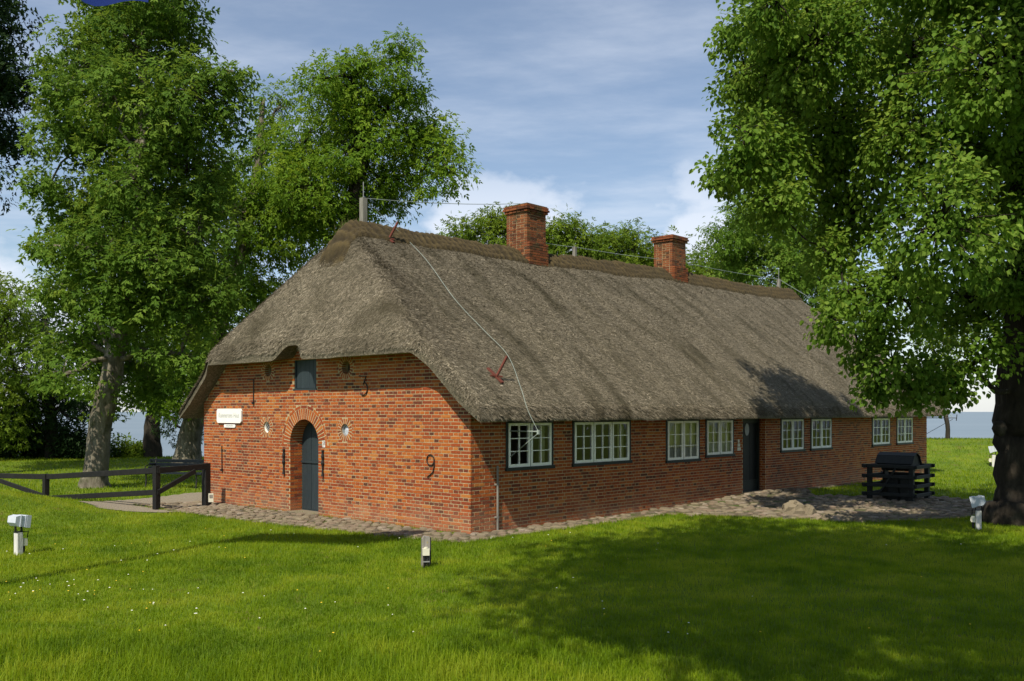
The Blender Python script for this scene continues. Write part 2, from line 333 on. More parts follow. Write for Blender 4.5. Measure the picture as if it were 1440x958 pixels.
MB().grid(np.stack([XX, YY, gz(XX, YY)], -1)).build('lawn', M['lawn'], smooth=True, label='sunlit green lawn around the thatched farmhouse', kind='structure')
MB().grid(np.stack([*np.meshgrid(np.array([-9000, -300, 300, 9000.]), np.array([46, 400, 15000.])), np.full((3, 4), -1.6)], -1)).build('sea', M['sea'], kind='structure', label='calm grey blue sea beyond the grassy bank')

def sheet(poly, st, dz, name, mat, **tags):
    P = np.array(poly); x0, y0 = P.min(0) - st; x1, y1 = P.max(0) + st
    xs = np.arange(x0, x1, st); ys = np.arange(y0, y1, st); X, Y = np.meshgrid(xs, ys)
    wob = .10
    X2 = X + wob * (vnoise(X * 2.3, Y * 2.3, 8) - .5); Y2 = Y + wob * (vnoise(X * 2.3, Y * 2.3, 9) - .5)
    inside = in_poly(X, Y, poly); c = inside[:-1, :-1] & inside[1:, :-1] & inside[:-1, 1:] & inside[1:, 1:]
    idx = np.arange(X.size).reshape(X.shape)
    q = np.stack([idx[:-1, :-1], idx[:-1, 1:], idx[1:, 1:], idx[1:, :-1]], -1)[c]
    V = np.stack([X2, Y2, gz(X2, Y2) + dz], -1).reshape(-1, 3)
    used = np.unique(q); re = np.full(len(V), -1); re[used] = np.arange(len(used))
    return MB().add(V[used], [re[q]]).build(name, mat, smooth=True, **tags)
yard = sheet(YARD, .12, .012, 'cobbled_path', M['earth'], label='strip of beige field cobbles round the house and well', kind='structure')
path = sheet(PATH, .12, .016, 'gravel_path', M['gravel'], label='pale gravel path behind the black fence', kind='structure')

# cobbles
def stone_mesh(rng, n=9):
    an = np.arange(n) * 2 * math.pi / n + rng.rand(n) * .35
    r = 1 + .18 * (rng.rand(n) - .5) * 2
    V = []
    for k, (s, z) in enumerate(((1.0, -.35), (.94, .45), (.62, .88))):
        V.append(np.stack([np.cos(an) * r * s, np.sin(an) * r * s, np.full(n, z) + .10 * (rng.rand(n) - .5)], -1))
    V = np.concatenate(V + [np.array([[.05, 0, .98]])])
    i = np.arange(n); k = (i + 1) % n
    return V, [np.stack([i, k, n + k, n + i], -1), np.stack([n + i, n + k, 2 * n + k, 2 * n + i], -1), np.stack([2 * n + i, 2 * n + k, np.full(n, 3 * n)], -1)]
rng = rs(11)
Pm = np.array(YARD); st = .165; cob = []
for yy in np.arange(Pm[:, 1].min(), Pm[:, 1].max(), st):
    for xx in np.arange(Pm[:, 0].min(), Pm[:, 0].max(), st):
        p = np.array([xx, yy]) + (rng.rand(2) - .5) * .10
        if not in_poly(p[0], p[1], YARD): continue
        w, u = to_house(*p)
        if w > -.06 and u > -.06 and w < 22: continue
        if rng.rand() < (.10 + .35 * (w > 4)): continue
        s = .074 * (.75 + .6 * rng.rand()) * (1.15 if w > 5 else 1)
        cob.append((p[0], p[1], s * (1 + .3 * rng.rand()), s * (.8 + .2 * rng.rand()), s * (.22 + .25 * rng.rand()), rng.rand() * 6.28, rng.rand()))
cob.sort(key=lambda c: -(c[2] * c[3] / (c[1] ** 3)))
var = [MB().add(*stone_mesh(rng), a=(i + .5) / 12).mesh('cobble', M['stone'], False) for i in range(12)]
for c in cob[:300]:
    link('cobble', var[int(c[6] * 12)], yard, (c[0], c[1], float(gz(c[0], c[1])) + .012), (0, 0, c[5]), (c[2], c[3], c[4]))
mb = MB()
for c in cob[300:]:
    V, fs = stone_mesh(rng, 7); V = V * np.array(c[2:5]); ca, sa = math.cos(c[5]), math.sin(c[5])
    V = np.stack([V[:, 0] * ca - V[:, 1] * sa + c[0], V[:, 0] * sa + V[:, 1] * ca + c[1], V[:, 2] + gz(c[0], c[1]) + .012], -1); mb.add(V, fs, c[6])
mb.build('small_cobbles', M['stone'], yard, kind='stuff')
# boulders along the front edge of the yard
def boulder(rng, a):
    n, m = 12, 7; V = []
    for i in range(m):
        t = i / (m - 1) * math.pi * .5
        V.append(np.stack([np.cos(np.arange(n) * 2 * math.pi / n) * math.cos(t), np.sin(np.arange(n) * 2 * math.pi / n) * math.cos(t), np.full(n, math.sin(t))], -1))
    V = np.array(V); V += .30 * (rng.rand(m, n, 3) - .5) * np.array([1, 1, .8]); V[0, :, 2] = -.4; V[-1] = V[-1].mean(0)
    i = np.arange(m - 1)[:, None] * n; j = np.arange(n)[None]; k = (np.arange(n) + 1) % n
    return MB().add(V.reshape(-1, 3), [np.stack([i + j, i + k, i + n + k, i + n + j], -1).reshape(-1, 4)], a).mesh('field_boulder', M['stone'], False)
for i, (px, py, s, h, a) in enumerate([(1116, 724, .26, .30, .55), (1136, 724, .22, .22, .35), (1150, 731, .16, .12, .9), (1163, 732, .17, .13, .2), (1177, 733, .20, .10, .95),
                                    (1193, 734, .16, .12, .5), (1208, 735, .15, .11, .7), (1086, 729, .15, .07, .4)]):
    p = ground(px, py)
    link('field_boulder', boulder(rng, a), None, (p[0], p[1], float(gz(p[0], p[1]))), (0, 0, i * 1.3), (s * 1.1, s * .8, h), cat='boulder', group='boulders edging the cobbled yard',
         label='largest upright beige boulder at the edge of the cobbled yard' if i == 0 else ('reddish boulder beside the largest upright beige one' if i == 1 else
         ('flat stone set apart to the left of the boulders' if i == 7 else ['', '', 'pale rounded stone touching the right side of the reddish boulder', 'dark grey stone right of the pale rounded one by the boulders', 'flat near white stone in the middle of the yard edge', 'small beige stone right of the flat near white one', 'rightmost small edging stone of the cobbled yard'][i])))

# ------------------------------------------------------------------ roof surface
UW = 9.28; WL = 22.6; OV = .55
def zr(w): return 6.20 + .0215 * w + .05 * np.sin(w * .55 + 1)
def smin(a, b, k):
    h = np.clip(.5 + .5 * (b - a) / k, 0, 1); return b * (1 - h) + a * h - k * h * (1 - h)
D = UW / 2 + OV
def prof(d, w):
    t = d / D; return 2.30 + (zr(w) - 2.30) * t + .17 * np.sin(np.pi * np.clip(t, 0, 1))
HU = 4.93
def brow(u): return np.exp(-((u - HU - .05) / .40) ** 4)
def wedge(u):                                # overhang of the near gable end, less along the lower verges
    e = np.minimum(u + OV, UW + OV - u)
    return -.36 - .16 * sstep(1.2, 1.75, e) + .15 * brow(u) + .03 * (vnoise(u * 1.1, u * 0 + 3.3, 4) - .5)
def wfar(u):
    e = np.minimum(u + OV, UW + OV - u); return WL + .36 + .16 * sstep(1.2, 1.75, e)
HS = 2.05; HE = 3.55
def roof_raw(w, u):
    z = smin(prof(u + OV, w), prof(UW + OV - u, w), .28)
    z = smin(z, HE + HS * (w + .52), .40)
    return smin(z, HE + HS * (WL + .52 - w), .40)
def roof_top(w, u):
    z = roof_raw(w, u)
    e = np.minimum(np.minimum(u + OV, UW + OV - u), np.minimum(w - wedge(u), wfar(u) - w))
    r = .22; k = 1 - np.clip(e / r, 0, 1)
    z = z - r * 1.08 * (1 - np.sqrt(np.clip(1 - k * k, 0, 1)))
    z = z + .07 * (vnoise(w * .8, u * .8, 21) - .5) + .05 * (vnoise(w * 2.2, u * 1.1, 22) - .5) + .022 * (vnoise(w * 7, u * 4, 23) - .5)
    return z
def roof_bot(w, u):
    d1 = u + OV; d2 = UW + OV - u
    b = np.minimum(prof(d1, w) - .27 - .10 * np.clip(d1 / .5, 0, 1), prof(d2, w) - .27 - .10 * np.clip(d2 / .5, 0, 1))
    b = np.minimum(b, 3.28 + .30 * brow(u) + .15 * (w + .52)); b = np.minimum(b, 3.28 + .15 * (WL + .52 - w))
    return b
def roof_hit(px, py):
    """where the line of sight through a photo pixel meets the thatch, in house coordinates"""
    d = np.linspace(14, 45, 6000); x = (px - 720) / F * d; z = CH - (py - HZ) / F * d
    w, u = to_house(x, d); k = np.argmax((roof_top(w, u) > z) & (u > -OV) & (w > -.5)); return float(w[k]), float(u[k]), float(z[k])

# ------------------------------------------------------------------ house
house = empty('farmhouse', (X0, Y0, 0), math.atan2(LY, LX), label='long red brick farmhouse with thatched half hipped roof', cat='farmhouse')
CP = .065; J = .0145; PR = .004               # course pitch, joint, how far bricks stand proud
def snap(z): return round(z / CP) * CP
# openings of the gable: (kind, ...)
du0 = gable(448, 660)[0]; du1 = gable(408, 660)[0]; DC = (du0 + du1) / 2; DRAD = (du1 - du0) / 2; DSP = gable(428, 590)[1] - DRAD
RW = [gable(375, 601), gable(485, 605)]; VENT = [gable(377, 521), gable(486.5, 517)]
RI, RO = .125, .245
hu0, hz0 = gable(445, 548.5); hu1 = gable(413, 548.5)[0]; hz0 = snap(hz0); hz1 = snap(hz0 + .62)
def gable_cut(z, inner=False):
    c = []
    if z < DSP: c.append((DC - DRAD, DC + DRAD))
    else:
        r = (DRAD + .315) if not inner else DRAD + .12
        if abs(z - DSP) < r: h = math.sqrt(r * r - (z - DSP) ** 2); c.append((DC - h, DC + h))
    for (uc, zc) in RW + VENT:
        r = RO if not inner else RI + .06
        if abs(z - zc) < r: h = math.sqrt(r * r - (z - zc) ** 2); c.append((uc - h, uc + h))
    if hz0 < z < hz1: c.append((hu0, hu1))
    return c
WIN = []
for x0, x1, yt, yb, ns, cur in [(711.5, 777, 592.5, 663.5, 2, 0), (805, 886, 590.5, 657.5, 3, 0), (936.5, 983, 588.5, 649, 2, 1), (992, 1031, 588, 645, 2, 1),
                                (1097.5, 1130, 586.8, 637.5, 2, 0), (1139.5, 1169, 586.5, 634.5, 2, 0), (1226, 1251, 586.6, 628.5, 2, 0), (1260.5, 1283, 586.4, 626.8, 2, 0)]:
    w0, zb = side(x0, yb); w1, _ = side(x1, yb); _, zt = side(x0, yt)
    WIN.append((w0, w1, snap(zb), min(snap(zt), 31 * CP), ns, cur))
sd0 = side(1044.5, 600)[0]; sd1 = side(1076, 600)[0]; SDT = 31 * CP
def side_cut(z, inner=False):
    c = [(w0, w1) for w0, w1, a, b, ns, cur in WIN if a < z < b]
    if z < SDT: c.append((sd0, sd1))
    return c
def minus(a0, a1, cuts):
    seg = [(a0, a1)]
    for c0, c1 in cuts:
        nseg = []
        for s0, s1 in seg:
            if c1 <= s0 or c0 >= s1: nseg.append((s0, s1)); continue
            if c0 > s0: nseg.append((s0, c0))
            if c1 < s1: nseg.append((c1, s1))
        seg = nseg
    return seg
def gable_span(z):                            # wall under the thatch
    k = np.linspace(0, UW, 400); b = roof_bot(np.zeros(400) + .02, k) + .12; ok = k[b > z]
    return (ok.min(), ok.max()) if len(ok) else None
rng = rs(5)
def course(a_lo, a_hi, k, cuts):
    out = []; hd = k % 2 == 1; pit = .13 if hd else .26; off = .065 if hd else 0.0
    a = a_lo - 0 + (off if hd else 0)
    xs = []
    if hd: xs.append((a_lo, a_lo + .065 - J))
    while a < a_hi:
        xs.append((a, min(a + pit - J, a_hi))); a += pit
    for s0, s1 in xs:
        for q0, q1 in minus(s0, s1, cuts):
            if q1 - q0 > .035: out.append((q0, q1, hd))
    return out
def wall_bricks(kind, L, zmax, cutf):
    B = []; S = []
    for k in range(int(zmax / CP)):
        z0 = k * CP; zc = z0 + CP / 2
        lo, hi = (0, L)
        if kind == 'g':
            sp = gable_span(zc + .03)
            if sp is None: break
            lo, hi = sp
        for q in minus(lo, hi, cutf(zc, True)): S.append((q[0], q[1], z0, z0 + CP))
        st = -PR if kind == 'g' else .031
        for s0, s1, hd in course(st, L + (PR if kind == 'g' else 0), k, cutf(zc)):
            if kind == 'g' and (s0 < lo - .02 or s1 > hi + .02): continue
            B.append((s0, s1, z0 + J / 2, z0 + CP - J / 2, hd))
    return B, S
def brick_val(hd, a=None, z=None):
    r = rng.rand()
    sh = 0 if a is None else .30 * (float(vnoise(np.float64(a * .7), np.float64(z * 1.3), 71)) - .5)
    if r < (.15 if hd else .04): return .03 + rng.rand() * .17
    return np.clip(.58 + sh + .20 * rng.randn(), .14, 1)
BOXF = np.array([(0, 1, 5, 4), (1, 2, 6, 5), (2, 3, 7, 6), (3, 0, 4, 7), (4, 5, 6, 7)])
def add_brick(mb, kind, s0, s1, z0, z1, v, jit=.0022):
    j = (rng.rand(4, 2) - .5) * 2 * jit; pr = PR + .005 * (rng.rand() - .5)
    ps = [(s0, z0), (s1, z0), (s1, z1), (s0, z1)]
    fr = [(p[0] + j[i, 0], p[1] + j[i, 1]) for i, p in enumerate(ps)]
    if kind == 'g': V = [(.03, a, z) for a, z in fr] + [(-pr, a, z) for a, z in fr]; f = BOXF
    else: V = [(a, .03, z) for a, z in fr] + [(a, -pr, z) for a, z in fr]; f = BOXF[:, ::-1]
    mb.add(V, [f], v)
Bg, Sg = wall_bricks('g', UW, 3.9, gable_cut)
Bs, Ss = wall_bricks('s', WL, 36 * CP, side_cut)
mb = MB()
for a, b, z0, z1 in Sg: mb.box(0, .36, a, b, z0, z1)
gw = mb.build('gable_wall', M['mortar'], house)
mb = MB()
for a, b, z0, z1 in Ss: mb.box(max(a, .362), b, 0, .36, z0, z1); 
mb.box(.002, .361, .0008, .3, 0, 36 * CP)
sw = mb.build('side_wall', M['mortar'], house)
MB().box(WL - .36, WL, .362, UW - .362, 0, 3.4).build('end_wall', M['mortar'], house)
MB().box(.362, WL, UW - .36, UW - .001, 0, 2.2).build('back_wall', M['mortar'], house)
MB().box(.37, WL - .37, .37, UW - .37, .01, .05).build('floor', M['dark_room'], house)
cand = []
for kind, B in (('g', Bg), ('s', Bs)):
    for b in B:
        a = (b[0] + b[1]) / 2; x, y = to_world(0, a) if kind == 'g' else to_world(a, 0)
        d = math.hypot(x, y); cosv = abs(x * LX + y * LY) / d if kind == 'g' else abs(-x * LY + y * LX) / d
        cand.append((-(b[1] - b[0]) * cosv / d / d, kind, b))
cand.sort(key=lambda c: c[0])
mbg, mbs = MB(), MB(); protos = {}
for i, (_, kind, b) in enumerate(cand):
    v = brick_val(b[4], b[0] + (31 if kind == 's' else 0), b[2])
    if i < 300:
        key = (kind, round(b[1] - b[0], 3), int(v * 14))
        if key not in protos:
            m_ = MB(); h = (b[1] - b[0]) / 2; add_brick(m_, kind, -h, h, -(CP - J) / 2, (CP - J) / 2, v); protos[key] = m_.mesh('brick', M['brick'])
        c = ((b[0] + b[1]) / 2, (b[2] + b[3]) / 2)
        link('brick', protos[key], gw if kind == 'g' else sw, (0, c[0], c[1]) if kind == 'g' else (c[0], 0, c[1]))
    else: add_brick(mbg if kind == 'g' else mbs, kind, *b[:4], v)
# brick rings of arch, round windows and vents, door jambs
def ring(mb, uc, zc, r0, r1, n, t0, t1, x1, gap=.026, pr=PR):
    for k in range(n):
        a0 = t0 + (t1 - t0) * k / n; a1 = t0 + (t1 - t0) * (k + 1) / n; g0 = gap / r0 / 2; g1 = gap / r1 / 2
        pts = [(uc + r0 * math.cos(a0 + g0), zc + r0 * math.sin(a0 + g0)), (uc + r1 * math.cos(a0 + g1), zc + r1 * math.sin(a0 + g1)),
               (uc + r1 * math.cos(a1 - g1), zc + r1 * math.sin(a1 - g1)), (uc + r0 * math.cos(a1 - g0), zc + r0 * math.sin(a1 - g0))]
        mb.prism(pts, 0, -pr - .002 * rng.rand(), x1, max(.25, brick_val(False)))
def arc_fill(mb, uc, zc, r0, r1, t0, t1, n, x0, x1):
    for k in range(n):
        a0 = t0 + (t1 - t0) * k / n; a1 = t0 + (t1 - t0) * (k + 1) / n
        mb.prism([(uc + r0 * math.cos(a0), zc + r0 * math.sin(a0)), (uc + r1 * math.cos(a0), zc + r1 * math.sin(a0)),
                  (uc + r1 * math.cos(a1), zc + r1 * math.sin(a1)), (uc + r0 * math.cos(a1), zc + r0 * math.sin(a1))], 0, x0, x1)
ring(mbg, DC, DSP, DRAD, DRAD + .235, 27, 0, math.pi, .32); ring(mbg, DC, DSP, DRAD + .25, DRAD + .305, 11, -.05, math.pi + .05, .03)
fill = MB(); arc_fill(fill, DC, DSP, DRAD + .006, DRAD + .33, 0, math.pi, 24, -.001, .355); fill.build('arch_mortar', M['mortar'], gw)
for uc, zc in RW: ring(mbg, uc, zc, RI, RO - .01, 19, 0, 2 * math.pi, .10); fill = MB(); arc_fill(fill, uc, zc, RI + .004, RO + .03, 0, 2 * math.pi, 24, -.001, .3); fill.build('ring_mortar', M['mortar'], gw)
for uc, zc in VENT: ring(mbg, uc, zc, RI + .01, RO - .01, 19, 0, 2 * math.pi, .10); fill = MB(); arc_fill(fill, uc, zc, RI + .014, RO + .03, 0, 2 * math.pi, 24, -.001, .3); fill.build('ring_mortar', M['mortar'], gw)
for k in range(int(DSP / CP)):                # jamb bricks inside the door recess
    z0 = k * CP + J / 2; z1 = z0 + CP - J
    for s, sg in ((DC + DRAD, -1), (DC - DRAD, 1)):
        xs = [(.002, .10), (.112, .30)] if k % 2 else [(.002, .19), (.202, .30)]
        for a, b in xs: mbg.box(a, b, min(s - sg * .02, s + sg * .006), max(s - sg * .02, s + sg * .006), z0, z1, brick_val(False))
for k in range(int(SDT / CP)):
    z0 = k * CP + J / 2; z1 = z0 + CP - J
    for s, sg in ((sd1, -1), (sd0, 1)):
        for a, b in ([(.002, .05), (.062, .158)] if k % 2 else [(.002, .10), (.112, .158)]): mbs.box(min(s - sg * .02, s + sg * .006), max(s - sg * .02, s + sg * .006), a, b, z0, z1, brick_val(False))
mbg.build('small_bricks', M['brick'], gw, kind='stuff'); mbs.build('small_bricks', M['brick'], sw, kind='stuff')

# gable door
door = MB().box(.300, .345, DC - DRAD - .01, DC + DRAD + .01, 0, .055).build('gable_door', M['door'], house, label='slate blue arched stable door in two halves')
ZM = gable(433, 651)[1]
def arch_top(a): return DSP + math.sqrt(max(0, (DRAD + .01) ** 2 - (a - DC) ** 2))
npl = 6
for half in (0, 1):
    for k in range(npl):
        a0 = DC - DRAD + 2 * DRAD * k / npl + .004; a1 = DC - DRAD + 2 * DRAD * (k + 1) / npl - .004
        if half == 0: poly = [(a0, .06), (a1, .06), (a1, ZM - .03), (a0, ZM - .03)]
        else: poly = [(a0, ZM + .03), (a1, ZM + .03)] + [(a, arch_top(a)) for a in np.linspace(a1, a0, 7)]
        MB().prism(poly, 0, .310 + .004 * (k % 2), .345, rng.rand()).build('plank', M['door'], door)
MB().box(.285, .33, DC - DRAD + .004, DC + DRAD - .004, ZM - .028, ZM + .028).build('drip_rail', M['door'], door)
MB().box(.3475, .37, DC - DRAD - .01, DC + DRAD + .01, 0.0, DSP + DRAD + .05).build('door_backing', M['dark_door'], door)
st_ = MB().box(-.12, .30, DC - DRAD - .03, DC + DRAD + .03, .0, .035).build('threshold', M['stone'], door)
# hatch
hatch = MB().box(.10, .14, hu0, hu1, hz0, hz1).build('loft_hatch', M['dark_door'], house, label='slate blue loft hatch under the thatch eyebrow')
for k in range(5):
    a0 = hu0 + .03 + (hu1 - hu0 - .06) * k / 5; a1 = hu0 + .03 + (hu1 - hu0 - .06) * (k + 1) / 5 - .006
    MB().box(.055, .098, a0, a1, hz0 + .04, hz1 - .01, rng.rand()).build('plank', M['door'], hatch)
fr = MB().box(.03, .11, hu0, hu0 + .03, hz0 + .03, hz1).box(.03, .11, hu1 - .03, hu1, hz0 + .03, hz1).box(-.01, .11, hu0 - .02, hu1 + .02, hz0 - .005, hz0 + .03); fr.build('frame', M['door'], hatch)
# round windows
for i, (uc, zc) in enumerate(RW):
    f = MB(); arc_fill(f, uc, zc, RI - .022, RI + .002, 0, 2 * math.pi, 28, .03, .09)
    rw = f.build('round_window', M['white'] if i == 0 else M['zinc'], house, label='small round window with leaded lattice' if i == 0 else 'small round window with bright pale glass')
    an = np.linspace(0, 2 * math.pi, 29)[:-1]; r = RI - .023
    d = MB(); V = [(.055, uc, zc)] + [(.075, uc + r * math.cos(t), zc + r * math.sin(t)) for t in an]
    d.add(V, [[(0, 1 + (k + 1) % 28, 1 + k) for k in range(28)]]); d.build('pane', M['glass'] if i == 0 else M['lamp_head'], rw)
    if i == 0:
        g = MB()
        for s in (1, -1):
            for o in (-.05, 0.0, .05):
                h = math.sqrt(r * r - o * o) * .98; c, q = math.cos(s * .8), math.sin(s * .8)
                g.beam((.05, uc + o * -q - h * c, zc + o * c - h * q), (.05, uc + o * -q + h * c, zc + o * c + h * q), .008, .008)
        g.build('lattice', M['zinc'], rw)
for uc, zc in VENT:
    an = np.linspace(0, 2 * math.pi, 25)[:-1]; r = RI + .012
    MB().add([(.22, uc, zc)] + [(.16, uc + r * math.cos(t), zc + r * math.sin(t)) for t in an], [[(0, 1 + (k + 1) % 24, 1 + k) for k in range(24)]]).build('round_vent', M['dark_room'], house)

# windows of the long wall
for i, (w0, w1, z0, z1, ns, cur) in enumerate(WIN):
    fw = .045; f = MB()
    f.box(w0 - .012, w0 + fw, -.016, .07, z0, z1).box(w1 - fw, w1 + .012, -.016, .07, z0, z1).box(w0 - .012, w1 + .012, -.018, .068, z1 - .03, z1 + .006)
    f.box(w0 - .03, w1 + .03, -.045, .07, z0 - .012, z0 + .05)
    sw_ = (w1 - w0 - 2 * fw) / ns
    for k in range(1, ns): f.box(w0 + fw + k * sw_ - .016, w0 + fw + k * sw_ + .016, -.014, .066, z0 + .05, z1 - .03)
    order = ['nearest the house corner', 'second from the house corner, three casements wide', 'third from the house corner, with cream curtains', 'just left of the side door, with cream curtains',
             'just right of the side door', 'second right of the side door', 'behind the well, left one', 'last before the far corner'][i]
    win = f.build('window', M['green_wood'], house, label='white casement window ' + order)
    for k in range(ns):
        a0 = w0 + fw + k * sw_ + .012; a1 = a0 + sw_ - .024; b0 = z0 + .052; b1 = z1 - .032; t = .048
        s = MB(); s.box(a0, a0 + t, -.024, .03, b0, b1).box(a1 - t, a1, -.024, .03, b0, b1).box(a0 + t, a1 - t, -.0235, .03, b0, b0 + t * 1.2).box(a0 + t, a1 - t, -.0235, .03, b1 - t, b1)
        ia0, ia1, ib0, ib1 = a0 + t, a1 - t, b0 + t * 1.2, b1 - t; mid = (ia0 + ia1) / 2
        s.box(mid - .009, mid + .009, -.020, .02, ib0, ib1)
        for r in (1, 2):
            zz_ = ib0 + (ib1 - ib0) * r / 3
            s.box(ia0, mid - .009, -.019, .02, zz_ - .008, zz_ + .008).box(mid + .009, ia1, -.019, .02, zz_ - .008, zz_ + .008)
        s.build('sash', M['white'], win)
        for c in (0, 1):
            for r in range(3):
                p0, p1 = (ia0, mid) if c == 0 else (mid, ia1); q0 = ib0 + (ib1 - ib0) * r / 3; q1 = ib0 + (ib1 - ib0) * (r + 1) / 3
                tl = (rng.rand() - .5) * .006
                MB().add([(p0, .004, q0), (p1, .004, q0), (p1, .004 + tl, q1), (p0, .004 + tl, q1)], [[(0, 1, 2, 3)]]).build('pane', M['glass'], win)
    if cur:
        for (a, b) in ((w0 + .04, (w0 + w1) / 2 - .01), ((w0 + w1) / 2 + .01, w1 - .04)):
            xs = np.linspace(a, b, 40); yy = .075 + .014 * np.sin(xs * 70)
            zt, zb_, zl = z1, z0 + .33, z0 + .01
            MB().grid(np.stack([np.stack([xs, yy, np.full(40, zz_)], -1) for zz_ in (zb_ - .03, (zb_ + zt) / 2, zt)])).build('curtain', M['curtain'], win, smooth=True)
            MB().grid(np.stack([np.stack([xs, yy - .025, np.full(40, zz_)], -1) for zz_ in (zl, zb_)])).build('lace_curtain', M['lace'], win, smooth=True)
    elif i in (0, 1):
        a, b = (w1 - .22, w1 - .04); xs = np.linspace(a, b, 24)
        MB().grid(np.stack([np.stack([xs, .16 + .02 * np.sin(xs * 60), np.full(24, zz_)], -1) for zz_ in (z0 + .02, z1)])).build('curtain', M['curtain'], win, smooth=True)
# side door in its deep recess
dr = MB().box(sd0, sd0 + .07, .16, .30, .0, SDT).box(sd1 - .07, sd1, .16, .30, .0, SDT).box(sd0 + .07, sd1 - .07, .165, .30, SDT - .1, SDT + .03).build('side_door', M['green_wood'], house, label='black green plank side door in a deep shadowed recess')
for k in range(6):
    a0 = sd0 + .07 + (sd1 - sd0 - .14) * k / 6; MB().box(a0 + .003, a0 + (sd1 - sd0 - .14) / 6 - .003, .22 + .004 * (k % 2), .27, .06, SDT - .1).build('plank', M['dark_door'], dr)
MB().box(sd0 + .07, sd1 - .07, .20, .219, .12, .42).build('lit_foot_panel', M['green_wood'], dr)  # added lighter panel, stands in for dim light on the door's foot
MB().box(sd0 + .02, sd1 - .02, -.10, .16, .0, .14).build('doorstep', M['stone'], dr)
an = np.linspace(0, 2 * math.pi, 17)[:-1]; MB().prism([((sd0 + sd1) / 2 + .11 * math.cos(t), SDT - .28 + .16 * math.sin(t)) for t in an], 1, .205, .219).build('oval_plaque', M['zinc'], dr)
for k in range(3): MB().box(sd0 - .30 + .012 * k, sd0 - .14 - .03 * k, -.022, -.008, 1.22 + .1 * k, 1.30 + .1 * k).build('small_plaque', M['socket'], house)

# iron wall anchors: 1 7 3 9
def anchor(pts, r=.014, knob=None, lab=None):
    m_ = MB(); m_.tube([(-.022, a, z) for a, z in pts], r * .78, 6)
    for a, z in (knob or []): m_.box(-.05, .01, a - .026, a + .026, z - .026, z + .026)
    return m_.build('wall_anchor', M['iron'], house, label=lab)
def gp(l): return [gable(*p) for p in l]
a1 = gp([(313, 627), (313.3, 661)]); anchor(a1, .014, [a1[1]], 'iron wall anchor forming the figure 1')
a7 = gp([(349, 534), (357.8, 534), (357.4, 567)]); anchor([a7[0], a7[1]], .014); anchor([a7[1], a7[2]], .015, [a7[2]], 'iron wall anchor forming the figure 7')
uc, zc = gable(512, 548); ut, zt = gable(506, 529)
t = np.linspace(2.0, -1.9, 12)
anchor([(gable(506, 529)), (gable(516, 529.5)), (gable(512, 541))] + [(uc - .13 * math.cos(q), zc + .02 + .13 * math.sin(q)) for q in np.linspace(1.3, -2.2, 12)], .015, None, 'iron wall anchor forming the figure 3')
uc, zc = gable(606.5, 647)
anchor([(uc - .10 * math.cos(q), zc + .10 * math.sin(q)) for q in np.linspace(-.1, 6.2, 18)] + [gable(611.8, 655), gable(610, 664), gable(602, 671)], .015, None, 'iron wall anchor forming the figure 9')
for i, px in enumerate((400.5, 455.3)):
    p0, p1 = gable(px, 632 + i), gable(px, 667 + i * 3); m_ = MB(); h = p0[1] - p1[1]
    m_.tube([(-.03, p0[0], p0[1] - h * q) for q in np.linspace(0, 1, 9)], [.03, .02, .034, .022, .04, .02, .017, .022, .036], 8); m_.box(-.03, .01, p0[0] - .02, p0[0] + .05, p0[1] - h * .28, p0[1] - h * .2)
    m_.build('door_anchor', M['iron'], house)

# ------------------------------------------------------------------ thatch
us = np.concatenate([np.linspace(-OV, -OV + .25, 9)[:-1], np.linspace(-OV + .25, UW + OV - .25, 130), np.linspace(UW + OV - .25, UW + OV, 9)[1:]])
ts = np.concatenate([np.linspace(0, .012, 9)[:-1], np.linspace(.012, .1, 26)[:-1], np.linspace(.1, .9, 230), np.linspace(.9, 1, 30)[1:]])
Ug, Tg = np.meshgrid(us, ts); Wg = wedge(Ug) + (wfar(Ug) - wedge(Ug)) * Tg
Zt = roof_top(Wg, Ug); Zb = np.minimum(roof_bot(Wg, Ug), Zt - .02)
mb = MB(); mb.grid(np.stack([Wg, Ug, Zt], -1)[:, ::-1]); h_, w_ = Zt.shape
Vb = np.stack([Wg, Ug, Zb], -1); mb.grid(Vb)
Vt = np.stack([Wg, Ug, Zt], -1)
for ed in ((Vt[0], Vb[0]), (Vb[-1], Vt[-1]), (Vb[:, 0], Vt[:, 0]), (Vt[:, -1], Vb[:, -1])): mb.grid(np.stack(ed))
roof = mb.build('thatched_roof', M['thatch'], house, smooth=True, label='weathered grey brown thatched roof')
# loose straw ends all over the thatch
def straw(n, w, u, rng, lift=1.0):
    e = .02
    z = roof_top(w, u); dzw = (roof_top(w + e, u) - z) / e; dzu = (roof_top(w, u + e) - z) / e
    nn = np.stack([-dzw, -dzu, np.ones(n)], -1); nn /= np.linalg.norm(nn, axis=1)[:, None]
    g = np.stack([-dzw, -dzu, -(dzw ** 2 + dzu ** 2)], -1); g /= np.linalg.norm(g, axis=1)[:, None] + 1e-9
    d = g + .45 * rng.randn(n, 3); d -= nn * (d * nn).sum(1)[:, None]; d /= np.linalg.norm(d, axis=1)[:, None]
    s = np.cross(nn, d); L = (.04 + .08 * rng.rand(n))[:, None]; W = (.0042 + .0055 * rng.rand(n))[:, None]
    P = np.stack([w, u, z], -1) - nn * .004
    tip = P + d * L + nn * lift * (.008 + .034 * rng.rand(n)[:, None])
    return np.stack([P - s * W, P + s * W, tip], 1).reshape(-1, 3)
rng = rs(31); mb = MB()
def add_straw(n, w, u, lift=1.0):
    ok = (w > wedge(u) + .01) & (w < wfar(u)); w, u = w[ok], u[ok]; n = len(w)
    mb.add(straw(n, w, u, rng, lift), [np.arange(3 * n).reshape(-1, 3)], np.repeat(rng.rand(n), 3))
n = 240000; q = rng.rand(n)
